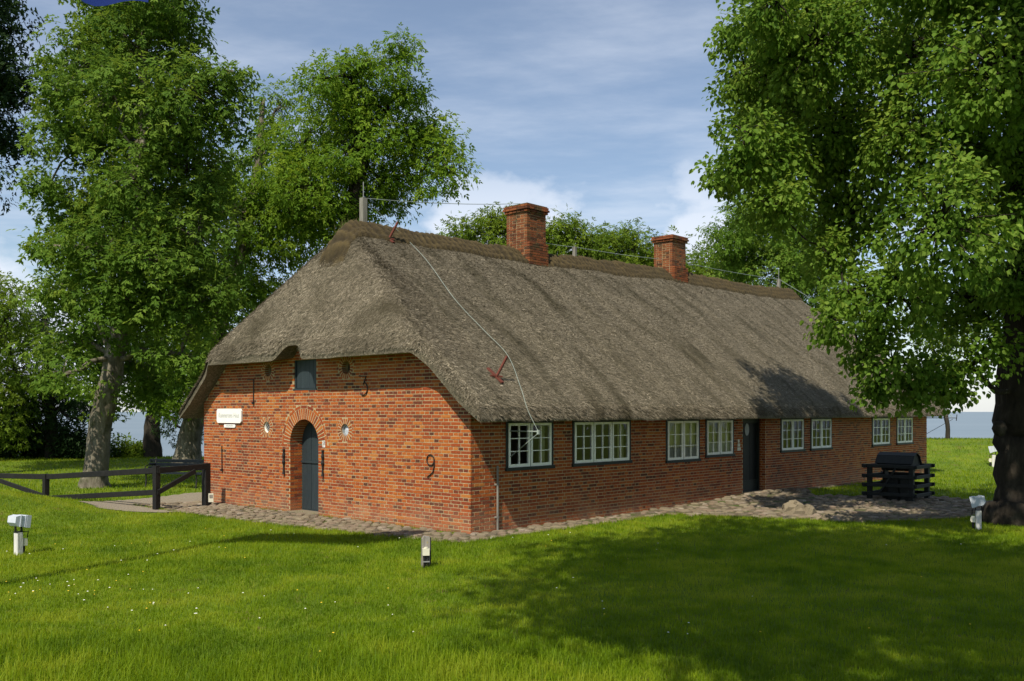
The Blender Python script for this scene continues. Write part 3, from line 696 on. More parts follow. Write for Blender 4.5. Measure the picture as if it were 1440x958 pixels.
add_straw(n, -.5 + 23.4 * q ** 1.25, -OV + .005 + (D - .2) * rng.rand(n))
n = 60000; add_straw(n, -.5 + 1.3 * rng.rand(n), .5 + 8.9 * rng.rand(n))
n = 16000; add_straw(n, -.5 + .5 * rng.rand(n), UW + OV - 2.0 * rng.rand(n))
n = 30000; add_straw(n, 23.4 * rng.rand(n), UW / 2 + D * rng.rand(n))
n = 22000; add_straw(n, -.5 + 23.4 * rng.rand(n) ** 1.3, -OV + .003 + .10 * rng.rand(n) ** 1.5, 1.7)
n = 14000; u = -OV + (UW + 2 * OV) * rng.rand(n); add_straw(n, wedge(u) + .012 + .10 * rng.rand(n) ** 1.5, u, 1.7)
mb.build('loose_straw', M['straw'], roof, kind='stuff')
# turf ridge cap
ws = np.arange(.32, 22.35, .04); ss = np.linspace(-.46, .46, 37)
Wc, Sc = np.meshgrid(ws, ss); Uc = UW / 2 + Sc * (1 + .12 * (vnoise(Wc * 1.3, Sc * 0, 41) - .5)); a_ = np.abs(Sc)
rip = np.sin(Wc * 2 * np.pi / .17 + 9 * vnoise(Wc * 1.7, Sc * 3, 42) + Sc * 5) * (.3 + 1.1 * vnoise(Wc * 2.1, Sc * 4, 46))
lay = .05 * sstep(.46, .43, a_) + .05 * sstep(.33, .30, a_) + .05 * sstep(.19, .16, a_) + .03 * sstep(.1, .0, a_)
end = np.minimum(sstep(.32, .46, Wc), sstep(22.35, 22.2, Wc))
hc = (lay + .030 * rip + .05 * (vnoise(Wc * 3, Sc * 5, 43) - .5) + .03 * (vnoise(Wc * 9, Sc * 12, 44) - .5)) * end - .03 * (1 - end) - .06 * sstep(.44, .46, a_)
rc = MB().grid(np.stack([Wc, Uc, roof_top(Wc, Uc) + .02 + hc], -1)[:, ::-1], (.5 + .5 * rip[:, ::-1]).ravel()).build('turf_ridge', M['turf'], roof, smooth=True, label='brown rippled turf capping along the roof ridge')  # ripple shading put into the colour: troughs darker, crests lighter
def blades(P, Hh, Ww, rng, lean=.5, seg=2, d0=None):
    n = len(P); an = rng.rand(n) * 6.283 if d0 is None else d0
    sd = np.stack([np.cos(an), np.sin(an), 0 * an], -1); ln = np.stack([-np.sin(an), np.cos(an), 0 * an], -1)
    le = (lean * rng.randn(n))[:, None]; Hh = Hh[:, None]; Ww = Ww[:, None]; up = np.array([0, 0, 1.])
    tip = P + up * Hh * (1 - .25 * np.abs(le)) + ln * le * Hh
    if seg == 1: return np.stack([P - sd * Ww, P + sd * Ww, tip], 1).reshape(-1, 3), [np.arange(3 * n).reshape(-1, 3)], 3
    md = P + up * Hh * .55 + ln * le * Hh * .28
    V = np.stack([P - sd * Ww, P + sd * Ww, md + sd * Ww * .8, md - sd * Ww * .8, tip], 1).reshape(-1, 3); b = np.arange(n)[:, None] * 5
    return V, [b + np.array([[0, 1, 2, 3]]), b + np.array([[3, 2, 4]])], 5
n = 14000; w = .7 + 21.5 * rng.rand(n); cl = vnoise(w * 1.1, w * 0, 51); keep = rng.rand(n) < cl ** 2 * 1.2; w = w[keep]; n = len(w)
u = UW / 2 + .05 + .3 * rng.rand(n); P = np.stack([w, u, roof_top(w, u) + .13], -1)
V, f, k = blades(P, .05 + .20 * rng.rand(n) ** 2, np.full(n, .005), rng); MB().add(V, f, np.repeat(rng.rand(n), k)).build('ridge_grass', M['ridge_grass'], roof, kind='stuff')

# chimneys
def chimney(wc, uc, sw2, su2, z0, z1, lab):
    core = MB().box(wc - sw2 + .008, wc + sw2 - .008, uc - su2 + .008, uc + su2 - .008, z0 - .5, z1 - .03); core.box(wc - sw2 + .02, wc + sw2 - .02, uc - su2 - .07, uc + su2 - .03, z0 - .5, z0 + .05)
    ch = core.build('chimney', M['mortar'], house, label=lab); b = MB(); k = 0; z = z0 - .45
    while z < z1 - .001:
        top = z1 - z; ex = .055 if top < .075 else (.075 if top < .15 else (.04 if top < .21 else 0.0))
        if z < z0 + .10: ex = .0
        a0, a1, b0, b1 = wc - sw2 - ex, wc + sw2 + ex, uc - su2 - ex, uc + su2 + ex
        ys = b0 - (.09 if z < z0 + .08 else 0)
        for s in (0, 1):
            for ax in (0, 1):
                lo, hi = ((a0, a1) if ax == 0 else (b0 + .112, b1 - .112)); p = lo - (.13 if k % 2 and ax == 0 else 0); hd = k % 2 == (1 if ax else 0)
                while p < hi - .02:
                    q = p + (.12 if hd else .245); l0, l1 = max(p, lo), min(q, hi); p = q + J
                    if l1 - l0 < .03: continue
                    o = (rng.rand() - .5) * .008; v = brick_val(hd) * .9
                    if ax == 0: y = (ys, b0 + .10) if s == 0 else (b1 - .10, b1); b.box(l0, l1, y[0] + o, y[1] + o, z + J / 2, z + CP - J / 2, v)
                    else: x = (a0, a0 + .10) if s == 0 else (a1 - .10, a1); b.box(x[0] + o, x[1] + o, l0, l1, z + J / 2, z + CP - J / 2, v)
        z += CP; k += 1
    b.build('chimney_bricks', M['chimney_brick'], ch, kind='stuff')
    MB().box(wc - sw2 - .03, wc + sw2 + .03, uc - su2 - .03, uc + su2 + .03, z1 - .004, z1 + .03).build('cap', M['earth'], ch)
chimney(6.64, UW / 2, .37, .36, 6.45, 7.55, 'brick chimney nearer the gable end')
chimney(13.40, UW / 2, .38, .34, 6.58, 7.66, 'smaller looking brick chimney farther along the ridge')

# ridge posts, lightning wires, hooks
def post_on_ridge(w, h, r, rod, lab):
    z = float(roof_top(np.float64(w), np.float64(UW / 2))) + .1; m_ = MB(); m_.beam((w, UW / 2, z - .2), (w, UW / 2, z + h), r, r, up=(1, 0, 0), bev=.008)
    p = m_.build('ridge_post', M['old_post'], house, label=lab); MB().tube([(w, UW / 2, z + h), (w, UW / 2, z + h + rod)], .009, 6).build('lightning_rod', M['zinc'], p)
    return (w, UW / 2, z + h)
def ridge_w(px):
    k = (px - 720) / F; a = X0 - LY * UW / 2; b = Y0 + LX * UW / 2; return (k * b - a) / (LX - LY * k)
P1 = post_on_ridge(ridge_w(511), .62, .13, .36, 'grey ridge post above the gable end')
P2 = post_on_ridge(ridge_w(808), .36, .10, .02, 'grey ridge post between the chimneys'); P3 = post_on_ridge(ridge_w(1095), .42, .11, .42, 'grey ridge post near the far end')
def sag(p, q, s, n=14):
    p, q = np.array(p), np.array(q); t = np.linspace(0, 1, n)[:, None]; r = p + (q - p) * t; r[:, 2] -= (4 * s * t * (1 - t))[:, 0]; return r
C1 = (6.64, UW / 2, 7.35); C2 = (13.4, UW / 2, 7.45)
wires = MB()
for p, q, s in ((P1, (6.3, UW / 2 - .1, 7.60), .06), ((7.0, UW / 2, 6.75), P2, .03), (P2, (13.0, UW / 2, 6.95), .03), ((13.8, UW / 2, 7.0), P3, .05)): wires.tube(sag(p, q, s), .008, 5)
hookpts = [roof_hit(566, 336), roof_hit(600, 372), roof_hit(638, 425), roof_hit(680, 470), roof_hit(713, 505), roof_hit(731, 550), roof_hit(741, 582)]
line = [P1] + [(a, b - .02, c + .07) for i, (a, b, c) in enumerate(hookpts)]
bw = side(716, 612)[0]; BR = (.945, -.78, 1.84)
line += [BR]
def catmull(pts, n=8):
    p = np.array(pts, float); p = np.concatenate([[2 * p[0] - p[1]], p, [2 * p[-1] - p[-2]]]); out = []
    for i in range(1, len(p) - 2):
        for t in np.arange(n) / n:
            out.append(.5 * (2 * p[i] + (p[i + 1] - p[i - 1]) * t + (2 * p[i - 1] - 5 * p[i] + 4 * p[i + 1] - p[i + 2]) * t * t + (3 * p[i] - p[i - 1] - 3 * p[i + 1] + p[i + 2]) * t ** 3))
    return np.array(out + [p[-2]])
wires.tube(catmull(line), .005, 6)
far_b = (22.3, -.95, 2.02); wires.tube([P3, (22.3, 3.4, 6.0), (22.3, 1.0, 4.0), (22.3, -.6, 2.45), far_b], .011, 5)
wires.build('lightning_wire', M['wire'], house, label='pale lightning wire from ridge post down the thatch')
m_ = MB(); m_.tube([(bw, -.0, 1.84), BR], .013, 6); m_.tube([(bw, 0, 1.34), (BR[0], BR[1], BR[2] - .03)], .008, 6); m_.box(BR[0] - .02, BR[0] + .02, BR[1] - .02, BR[1] + .02, BR[2] - .05, BR[2] + .03)
m_.build('wire_bracket', M['wire'], house, label='pale wire bracket in front of the first window')
m_ = MB(); m_.tube([(22.5, 0, 1.98), (22.9, -.9, 1.98)], .014, 6); m_.tube([(22.5, 0, 1.4), (22.85, -.8, 1.94)], .008, 6); m_.tube([(22.9, -.9, 1.88), (22.9, -.92, 2.1)], .014, 6); m_.build('wire_bracket', M['iron'], house, label='thin dark wire bracket at the far corner')
cw = side(697, 700)[0]; zt_ = side(697, 655)[1]
m_ = MB(); m_.tube([(cw, -.05, -.05), (cw, -.05, zt_)], .020, 8)
for zz_ in (.25, .85): m_.box(cw - .035, cw + .035, -.06, .0, zz_, zz_ + .03)
m_.build('conduit_pipe', M['old_post'], house, label='grey conduit pipe on the shaded wall by the corner')
def hook(px, py, tx, ty, lab):
    w, u, z = roof_hit(px, py); b = np.array([w, u, z]); e = .02
    m_ = MB(); d = np.array([.16, -.15, .42]); d = d / np.linalg.norm(d) * .46
    m_.beam(b - d * .2, b + d, .045, .045, up=(1, 0, 0), bev=.008)
    sl = (prof(u + OV + .1, w) - prof(u + OV, w)) / .1
    f0 = b + np.array([0, .20, .20 * sl + .02]); f1 = b + np.array([.04, -.14, -.14 * sl + .035])
    m_.beam(f0, f1, .07, .03, up=(0, 0, 1)); m_.beam(b + np.array([-.10, .04, .05]), b + np.array([.12, -.05, .03]), .05, .03)
    m_.build('roof_hook', M['rust'], house, label=lab)
hook(546, 338, 560, 315, 'rusty red iron roof hook close under the ridge'); hook(697, 532, 714, 503, 'rusty red iron roof hook low on the thatch')

# ------------------------------------------------------------------ signs on the gable
def text_mesh(body, size, mat, fit=None):
    c = bpy.data.curves.new('text', 'FONT'); c.body = body; c.size = size; c.align_x = 'CENTER'; c.align_y = 'CENTER'; c.extrude = .001; c.shear = .15
    o = bpy.data.objects.new('text', c); COL.objects.link(o); dg = bpy.context.evaluated_depsgraph_get(); me = bpy.data.meshes.new_from_object(o.evaluated_get(dg)); bpy.data.objects.remove(o); bpy.data.curves.remove(c)
    me.materials.clear(); me.materials.append(mat)
    if fit:
        xs = np.array([v.co.x for v in me.vertices]); k = fit / (xs.max() - xs.min())
        for v in me.vertices: v.co.x *= k
    return me
HR = math.atan2(LY, LX)
def on_gable(u, z, out=0.0): x, y = to_world(-out, u); return (x, y, z)
def plaque(name, px0, px1, py0, py1, th, cham, body, size, fitr, tmat, **tags):
    u1, z1 = gable(px0, py0); u0, _ = gable(px1, py0); zc = (z1 + gable((px0 + px1) / 2, py1)[1]) / 2; uc = (u0 + u1) / 2
    hw = (u1 - u0) / 2; hh = (gable((px0 + px1) / 2, py0)[1] - gable((px0 + px1) / 2, py1)[1]) / 2; c = cham
    root = MB().prism([(-hw + c, -hh), (hw - c, -hh), (hw, -hh + c), (hw, hh - c), (hw - c, hh), (-hw + c, hh), (-hw, hh - c), (-hw, -hh + c)], 0, -th, -.012).build(name, M['sign'], **tags)
    root.location = on_gable(uc, zc); root.rotation_euler = (0, 0, HR)
    if body:
        t = link('lettering', text_mesh(body, size, tmat, hw * 2 * fitr), root, (-th - .002, 0, .01), (R(90), 0, R(-90)))
    return root
plaque('wall_sign', 307.3, 341.5, 575, 595, .05, .045, 'Kommersens Huus', .16, .84, M['sign_text'], label='large white sign board with faint grey lettering on the gable', cat='sign')
plaque('wall_sign', 316.5, 332, 596.8, 601.3, .03, .02, 'museum', .075, .6, M['sign_text'], label='small white plate hung below the large sign board', cat='sign')
plaque('number_plate', 453.7, 457.9, 619.8, 629.2, .012, .004, '3', .11, .45, M['number'], label='small white house number plate right of the arched door', cat='number plate')

# ------------------------------------------------------------------ fence, bench, lamps, well, flag
def zg(p): return float(gz(p[0], p[1]))
A = ground(290, 712); B = ground(220, 718.5); Cc = ground(64.5, 704); Cc[2] = 0
fence = empty('timber_fence', (B[0], B[1], 0), label='low black timber fence running left from the house corner', cat='fence')
def fp(mb, name):
    o = mb.build(name, M['tar_wood'], fence); o.location = (-B[0], -B[1], 0); return o
bd = (A - B) / np.linalg.norm(A - B)
for p, h, wd in ((A, 1.0, .15), (B, 1.0, .13), (Cc, .66, .13)):
    m_ = MB(); m_.beam((p[0], p[1], -.2), (p[0], p[1], h), wd, wd, up=(bd[0], bd[1], 0), bev=.012); fp(m_, 'post')
up_ = lambda p, z: np.array([p[0], p[1], z])
off = np.array([-bd[1], bd[0], 0]) * -.085
if off[1] > 0: off = -off
Lf = Cc + (Cc - B) * .9
zA, zB, zC = .93, .90, .59
fp(MB().beam(up_(A, zA) + off * .6, up_(B, zB) + off, .05, .13, bev=.008), 'rail'); fp(MB().beam(up_(B, zB) + off, up_(Cc, zC) + off, .05, .13, bev=.008), 'rail')
cd = (Cc - B); fp(MB().beam(up_(Cc, zC) + off, up_(Lf, zC - .10) + off, .05, .13, bev=.008), 'rail')
fp(MB().beam(up_(B, .42) + off, up_(Cc, .06) + off, .05, .12, bev=.008), 'rail')
fp(MB().beam(up_(B, .42) + off, up_(B + (A - B) * .72, .84) + off, .05, .11, bev=.008), 'brace')
fp(MB().beam(up_(Cc, .08) + off, up_(Cc + (Cc - B) * .5, .40) + off, .05, .11, bev=.008), 'brace')
# bench behind the fence
b0 = ground(200, 686.5); b1 = ground(281, 688.5); bv = b1 - b0; bl = np.linalg.norm(bv); ba = math.atan2(bv[1], bv[0])
bench = empty('park_bench', tuple(b0), ba, label='black slatted bench under the trees behind the fence', cat='bench')
for k in range(4): MB().box(-.05, bl + .05, -.02 + k * .105, .07 + k * .105, .42, .455).build('seat_slat', M['bench_wood'], bench)
for k in range(3):
    m_ = MB(); y = .40 + .035 * k; z = .56 + k * .105; m_.beam((-.08, y, z), (bl + .08, y, z), .03, .09, up=(0, -.3, 1)); m_.build('back_slat', M['bench_wood'], bench)
for x in (.12, bl - .12):
    m_ = MB(); m_.tube([(x, -.02, 0), (x, .02, .25), (x, .0, .42)], .022, 6); m_.tube([(x, .45, 0), (x, .36, .25), (x, .38, .45), (x, .49, .86)], .022, 6); m_.tube([(x, .0, .41), (x, .38, .40)], .02, 6); m_.tube([(x, -.04, .42), (x, -.03, .62), (x, .1, .66), (x, .42, .66)], .018, 6); m_.build('end_frame', M['iron'], bench)
# flood lamps on stub posts
def flood(name, base, s, rz, tilt, lab, side_=1):
    r = empty(name, (base[0], base[1], zg(base)), rz, label=lab, cat='floodlight', group='floodlights on stub posts'); r.scale = (s, s, s)
    MB().beam((0, 0, -.1), (0, 0, .36), .10, .10, up=(0, 1, 0), bev=.008).build('post', M['lamp_post'], r)
    m_ = MB(); m_.box(-.045, .045, -.125, -.057, .14, .25); m_.box(-.03, .03, -.137, -.126, .16, .225); m_.build('socket_box', M['socket'], r)
    MB().tube([(0, -.09, .14), (.01, -.09, .05), (.0, -.06, -.05)], .022, 6).build('cable', M['rubber'], r); MB().tube([(-.03, -.07, .36), (-.10, -.1, .37), (-.06, -.11, .27)], .009, 5).build('cable', M['rubber'], r)
    m_ = MB(); m_.beam((0, -.05, .36), (0, -.05, .47), .03, .02, up=(0, 1, 0)); m_.beam((0, .05, .36), (0, .05, .47), .03, .02, up=(0, 1, 0)); m_.box(-.05, .05, -.06, .06, .36, .372); m_.build('bracket', M['rubber'], r)
    hd = MB(); w2, d2, h2 = .105, .115, .085
    hd.prism([(-d2, -h2), (d2 * .55, -h2 * 1.0), (d2, -h2 * .4), (d2, h2 * .75), (d2 * .45, h2), (-d2, h2)], 0, -w2, w2)
    hd.prism([(-d2 - .02, -h2 - .012), (-d2 + .05, -h2 - .012), (-d2 + .05, h2 + .012), (-d2 - .02, h2 + .012)], 0, -w2 - .014, w2 + .014)
    for k in (-.06, .02): hd.box(-w2 - .01, w2 + .01, k, k + .018, -h2 - .004, h2 + .008)
    o = hd.build('lamp_head', M['lamp_head'], r); o.location = (0, 0, .54); o.rotation_euler = (R(tilt), 0, 0)
    g = MB().box(-w2 + .015, w2 - .015, -d2 - .024, -d2 - .0205, -h2 + .01, h2 - .01).build('lamp_glass', M['glass'], o)
    return r
pL = ground(26, 774.5, .05); flood('floodlight', pL, .98, R(150), 8, 'pale floodlight on a white stub post at the left lawn edge')
pR = ground(1376, 744.5); flood('floodlight', pR, 1.0, R(245), 14, 'pale floodlight on a white stub post in front of the linden trunk')
pF = at(1397.5, 657, 36.0); flood('floodlight', pF, 1.25, R(245), 14, 'small far floodlight on the grassy bank by the sea')
pS = ground(598, 797.5)
r = empty('stub_post', (pS[0], pS[1], 0), R(12), label='short lichened wooden post with socket in the middle of the lawn', cat='post')
m_ = MB(); m_.prism([(-.055, -.1), (.06, -.1), (.06, .425), (-.02, .44), (-.05, .40)], 1, -.06, .06); m_.build('post', M['grey_wood'], r)
MB().box(.0605, .075, -.061, .061, -.05, .42).build('side_board', M['tar_wood'], r)
m_ = MB(); m_.box(-.05, .045, -.13, -.061, .18, .275); m_.lathe([(.0, .0), (.03, .0), (.03, .02), (.0, .025)], (.0, -.1, .275), 10); m_.build('socket_box', M['socket'], r)
MB().tube([(-.025, -.09, .18), (-.02, -.10, .08), (-.02, -.08, -.02)], .02, 6).build('cable', M['rubber'], r); MB().tube([(.03, -.09, .18), (.025, -.10, .08), (.025, -.08, -.02)], .018, 6).build('cable', M['rubber'], r)
for x in (-.02, .025): MB().box(x - .022, x + .022, -.125, -.10, .085, .10).build('clip', M['zinc'], r)
pb = ground(296.5, 712); r = empty('socket_post', (pb[0], pb[1], 0), R(20), label='small cream socket box beside the last fence post', cat='socket box')
MB().beam((0, 0, -.05), (0, 0, .10), .03, .03, up=(0, 1, 0)).build('pipe', M['rubber'], r); MB().box(-.055, .055, -.04, .04, .10, .30).build('socket_box', M['socket'], r); MB().box(-.035, .035, -.05, -.041, .20, .27).build('cover', M['grey_wood'], r)

# well
wf = np.array(ground(1282, 707.5)); well = empty('draw_well', (wf[0], wf[1], float(gz(wf[0] + .2, wf[1] + .7))), HR, label='black timber well with railed crib and roofed windlass box', cat='well')
S = 1.02
for a, b in ((0, 0), (S, 0), (0, S), (S, S)): MB().beam((a, b, -.15), (a, b, .88), .11, .11, up=(1, 0, 0), bev=.01).build('post', M['well_wood'], well)
for k, z in enumerate((.16, .38, .60, .845)):
    t_ = .05; hh = .085
    for y in (-.082, S + .082): MB().beam((-.16, y, z), (S + .16, y, z), t_, hh, bev=.006).build('rail', M['well_wood'], well)
    for x in (-.082, S + .082): MB().beam((x, -.16, z + .012), (x, S + .16, z + .012), t_, hh, bev=.006).build('rail', M['well_wood'], well)
for k in range(8):
    an = k * math.pi / 4; c = S / 2
    MB().beam((c + .33 * math.cos(an), c + .33 * math.sin(an), -.1), (c + .33 * math.cos(an), c + .33 * math.sin(an), .58), .25, .04, up=(math.cos(an), math.sin(an), 0)).build('curb_board', M['well_wood'], well)
for s in (0, 1):
    b_ = S / 2 + (s - .5) * .62; MB().beam((S / 2, b_, -.1), (S / 2, b_, 1.0), .045, .22, up=(1, 0, 0)).build('windlass_post', M['well_wood'], well)
MB().tube([(S / 2, S / 2 - .4, .78), (S / 2, S / 2 + .4, .78)], .06, 10).build('windlass', M['well_wood'], well)
rf = MB(); sec = [(-.28, .92), (-.28, .82), (.28, .82), (.28, .92), (.17, 1.08), (.0, 1.15), (-.17, 1.08)]
rf.prism([(S / 2 + x, z) for x, z in sec], 1, S / 2 - .42, S / 2 + .42); rt = rf.build('well_roof', M['well_wood'], well)
for s in (-1, 1):
    for k, ((x0, z0), (x1, z1)) in enumerate((((.31, .90), (.18, 1.085)), ((.18, 1.09), (.0, 1.165)))):
        MB().beam((S / 2 + s * (x0 + x1) / 2, S / 2 - .46, (z0 + z1) / 2 + .012), (S / 2 + s * (x0 + x1) / 2, S / 2 + .46, (z0 + z1) / 2 + .012), math.hypot(x1 - x0, z1 - z0), .02, up=(s * (z1 - z0), 0, x0 - x1)).build('roof_board', M['well_wood'], rt)
MB().beam((-.09, S * .75, .15), (-.09, S * .35, .80), .04, .06, up=(1, 0, 0)).build('brace', M['well_wood'], well)

# flag and pole (stand left of the frame; the flag's foot hangs into it)
fb = np.array([-7.25, 10.35])
fl = empty('flagpole', (fb[0], fb[1], float(gz(*fb))), 0, label='white flagpole left of the view, shading a thin line on the lawn', cat='flagpole')
MB().tube([(0, 0, -.2), (0, 0, 4), (0, 0, 8.6)], [.10, .085, .06], 12).build('pole', M['pole'], fl, smooth=True); MB().lathe([(.0, 0), (.06, .03), (.07, .07), (.04, .12), (0, .13)], (0, 0, 8.6), 12).build('finial', M['pole'], fl, smooth=True)
sx = np.linspace(0, 1, 40); sz = np.linspace(0, 1, 16); SX, SZ = np.meshgrid(sx, sz)
FX = .06 + 3.05 * SX; FY = .35 * np.sin(SX * 7.5 + SZ * 1.2) * SX + .15 * SX; FZ = 7.05 + 1.6 * SZ - .12 * SX + .10 * np.sin(SX * 9 + 1) * SX - .36 * np.exp(-((SX - .83) / .10) ** 2) * (1 - SZ) + .12 * np.exp(-((SX - .55) / .2) ** 2)
MB().grid(np.stack([fb[0] + FX, fb[1] + FY, FZ], -1), SZ.ravel()).build('flag', M['flag'], None, smooth=True, label='blue lower edge of a flag hanging in at the top left', cat='flag')

# ------------------------------------------------------------------ trees
def leaf_ash(n_pair=2):
    V = []; Fq = []
    def leaflet(bx, by, dx, dy, L, wd):
        nx, ny = -dy, dx; k = len(V); m = .45
        V.extend([(bx, by, 0), (bx + dx * L * m + nx * wd, by + dy * L * m + ny * wd, .03), (bx + dx * L, by + dy * L, -.05), (bx + dx * L * m - nx * wd, by + dy * L * m - ny * wd, .03)])
        Fq.append((k, k + 1, k + 2, k + 3))
    for i in range(n_pair):
        x = .22 + .5 * i / max(1, n_pair - 1) if n_pair > 1 else .35
        for s in (-1, 1): leaflet(x, 0, .55, .83 * s, .48, .125)
    leaflet(.5, 0, 1, 0, .55, .14)
    V = np.array(V); V[:, 2] -= .35 * V[:, 0] ** 2 + .15 * V[:, 1] ** 2
    return V, np.array(Fq)
def leaf_heart():
    V = np.array([(0, 0, 0), (.18, .40, .10), (.62, .42, .08), (1.05, 0, -.16), (.62, -.42, .08), (.18, -.40, .10)]); return V, np.array([(0, 3, 2, 1), (0, 5, 4, 3)])
def leaf_simple():
    V = np.array([(0, 0, 0), (.45, .28, .08), (1.0, 0, -.10), (.45, -.28, .08)]); return V, np.array([(0, 3, 2, 1)])
TEMPL = {'ash': leaf_ash(2), 'heart': leaf_heart(), 'simple': leaf_simple(), 'tri': leaf_ash(1)}
def unit(v): return v / (np.linalg.norm(v, axis=-1, keepdims=True) + 1e-9)
def put_leaves(mb, kind, P, fwd, nrm, L, val):
    V, Fq = TEMPL[kind]; x = unit(fwd); z = nrm - x * (nrm * x).sum(1)[:, None]; z = unit(z); y = np.cross(z, x); L = L[:, None]
    Wd = P[:, None] + L[..., None] * (V[None, :, 0, None] * x[:, None] + V[None, :, 1, None] * y[:, None] + V[None, :, 2, None] * z[:, None])
    n = len(P); m = len(V); b = (np.arange(n) * m)[:, None, None]
    mb.add(Wd.reshape(-1, 3), [(b + Fq[None]).reshape(-1, Fq.shape[1])], np.repeat(val, m))
def tree(name, label, trunk, lobes, kind, leaf, bark, seed, L=.24, cr=.42, dens=1.0, per=26, droop=.35, limb_r=.09, cat='tree', group=None, shell=.5, flat=.65, twigs=True, bare=0, spr=.78):
    """trunk: [(x,y,z,r)], lobes: [(x,y,z,r)] in the place; leaves in small clusters through every lobe"""
    rng = rs(seed); t = np.array(trunk, float); base = t[0, :3]
    root = empty(name, (base[0], base[1], base[2]), 0, label=label, cat=cat, group=group)
    wood = MB(); tt = np.linspace(0, 1, 3 * len(t)); src = np.linspace(0, 1, len(t))
    T = np.stack([np.interp(tt, src, t[:, k]) for k in range(4)], -1)
    T[1:-1, :2] += (rng.rand(len(T) - 2, 2) - .5) * .12 * T[1:-1, 3:4] * 2
    wood.tube(T[:, :3], T[:, 3], 14, wob=.10, rng=rng)
    lv = MB()
    axd = lambda q: np.min(np.linalg.norm(T[len(T) // 3:, :3] - np.array(q[:3]), axis=1))
    done = []
    for lb in sorted(lobes, key=axd):
        c = np.array(lb[:3], float); r = lb[3]
        # limb from the trunk, leaving it below the lobe
        k = np.argmin(np.abs(T[:, 2] - (base[2] + (c[2] - base[2]) * .62)) ); k = min(max(k, int(len(T) * .48)), len(T) - 1); s = T[k, :3]; r0 = min(T[k, 3] * .5, limb_r)
        if done:
            dd_ = [np.linalg.norm(q[0] - c) + .25 * max(0, q[0][2] - c[2]) for q in done]; q = int(np.argmin(dd_))
            if dd_[q] < .8 * np.linalg.norm(s - c): s = done[q][0]; r0 = max(.02, done[q][1] * .75)
        done.append((c, r0))
        md = s + (c - s) * .5 + np.array([0, 0, .08 * np.linalg.norm(c - s)]) + (rng.rand(3) - .5) * .25
        tq = np.linspace(0, 1, 7)[:, None]; cv = s * (1 - tq) ** 2 + 2 * md * tq * (1 - tq) + c * tq ** 2
        wood.tube(cv + (rng.rand(7, 3) - .5) * .30 * np.sin(tq * np.pi), np.linspace(r0, max(.015, r0 * .7), 7), 6)
        n = max(8, int(dens * 17 * r * r / (cr * cr) * .27))
        d = unit(rng.randn(n, 3)); rad = r * (shell + (1 - shell) * rng.rand(n) ** .7) * (1 + .16 * rng.randn(n) + .55 * rng.rand(n) ** 6); C = c + d * rad[:, None] * np.array([1, 1, .92])
        if twigs:
            for q in range(n):
                mm = c + (C[q] - c) * .5 + np.array([0, 0, .06]); wood.tube([c + (C[q] - c) * .05, mm, C[q]], [.02, .013, .006], 3, cap=False)
        cs = cr * (.65 + .6 * rng.rand(n)); cv_ = np.clip(.5 + .27 * rng.randn(n), .02, .98)
        idx = np.repeat(np.arange(n), per); N = len(idx)
        off = rng.randn(N, 3); ol = np.linalg.norm(off, axis=1); off *= (np.minimum(ol, 1.75) / ol)[:, None]; off *= np.array([spr, spr, spr * flat]); off[:, 2] -= .25 * (off[:, 0] ** 2 + off[:, 1] ** 2) * droop
        P = C[idx] + off * cs[idx][:, None]
        fwd = unit(off) * .8 + d[idx] * .5 + rng.randn(N, 3) * .45 + np.array([0, 0, -droop])
        nrm = np.array([0, 0, 1.0]) + .45 * d[idx] + .55 * rng.randn(N, 3)
        put_leaves(lv, kind, P, fwd, nrm, L * (.65 + .6 * rng.rand(N)), np.clip(.62 * cv_[idx] + .38 * rng.rand(N), 0, 1))
    for q in range(bare):
        lb = lobes[rng.randint(len(lobes))]; p = np.array(lb[:3]); e = unit(rng.randn(3) + np.array([0, 0, .8])); wood.tube([p, p + e * lb[3] * .8, p + e * lb[3] * 1.5 + rng.randn(3) * .2], [.02, .012, .004], 3)
    o = wood.build('trunk', bark, root, smooth=True); o.location = -base
    o = lv.build('crown', leaf, root, kind='stuff'); o.location = -base
    return root
def lob(l, d, spread, seed):
    r_ = rs(seed); out = []
    for px, py, rp in l:
        dd = d + spread * (r_.rand() - .5) * 2; p = at(px, py, dd); out.append((p[0], p[1], p[2], rp / F * dd))
    return out
def trunk_px(pts, d, z0=None):
    o = []
    for px, py, rp in pts: p = at(px, py, d); o.append((p[0], p[1], p[2], rp / F * d))
    if z0 is not None: o[0] = (o[0][0], o[0][1], z0, o[0][3])
    return o
# big ash left of the house
d = 27.6
tree('ash_tree', 'large ash with pale trunk in front of the bank, left of the house', trunk_px([(133, 688, 24), (137, 668, 17), (139, 610, 15.5), (150, 560, 15), (165, 480, 13), (185, 380, 11), (200, 260, 8), (205, 140, 5), (200, 40, 3)], d, -.15),
     lob([(118, 90, 56), (200, 75, 68), (275, 135, 50), (316, 145, 30), (108, 190, 50), (185, 190, 72), (268, 235, 58), (114, 300, 54), (195, 315, 74), (280, 335, 56), (106, 395, 50), (190, 425, 72), (270, 430, 52), (114, 485, 50), (198, 515, 48), (258, 500, 34),
          (88, 528, 26), (150, 540, 28), (165, 5, 56), (222, -15, 54), (240, 25, 34), (72, 255, 18), (70, 345, 22), (318, 98, 20), (80, 130, 18), (130, -30, 36)], d, 2.0, 101) + lob([(190, 250, 50), (160, 130, 46), (215, 370, 50), (150, 350, 44), (240, 170, 40)], d - 2.0, .3, 111),
     'ash', M['leaf_ash'], M['bark_ash'], 1, L=.26, cr=.40, per=30, dens=1.0, bare=8)
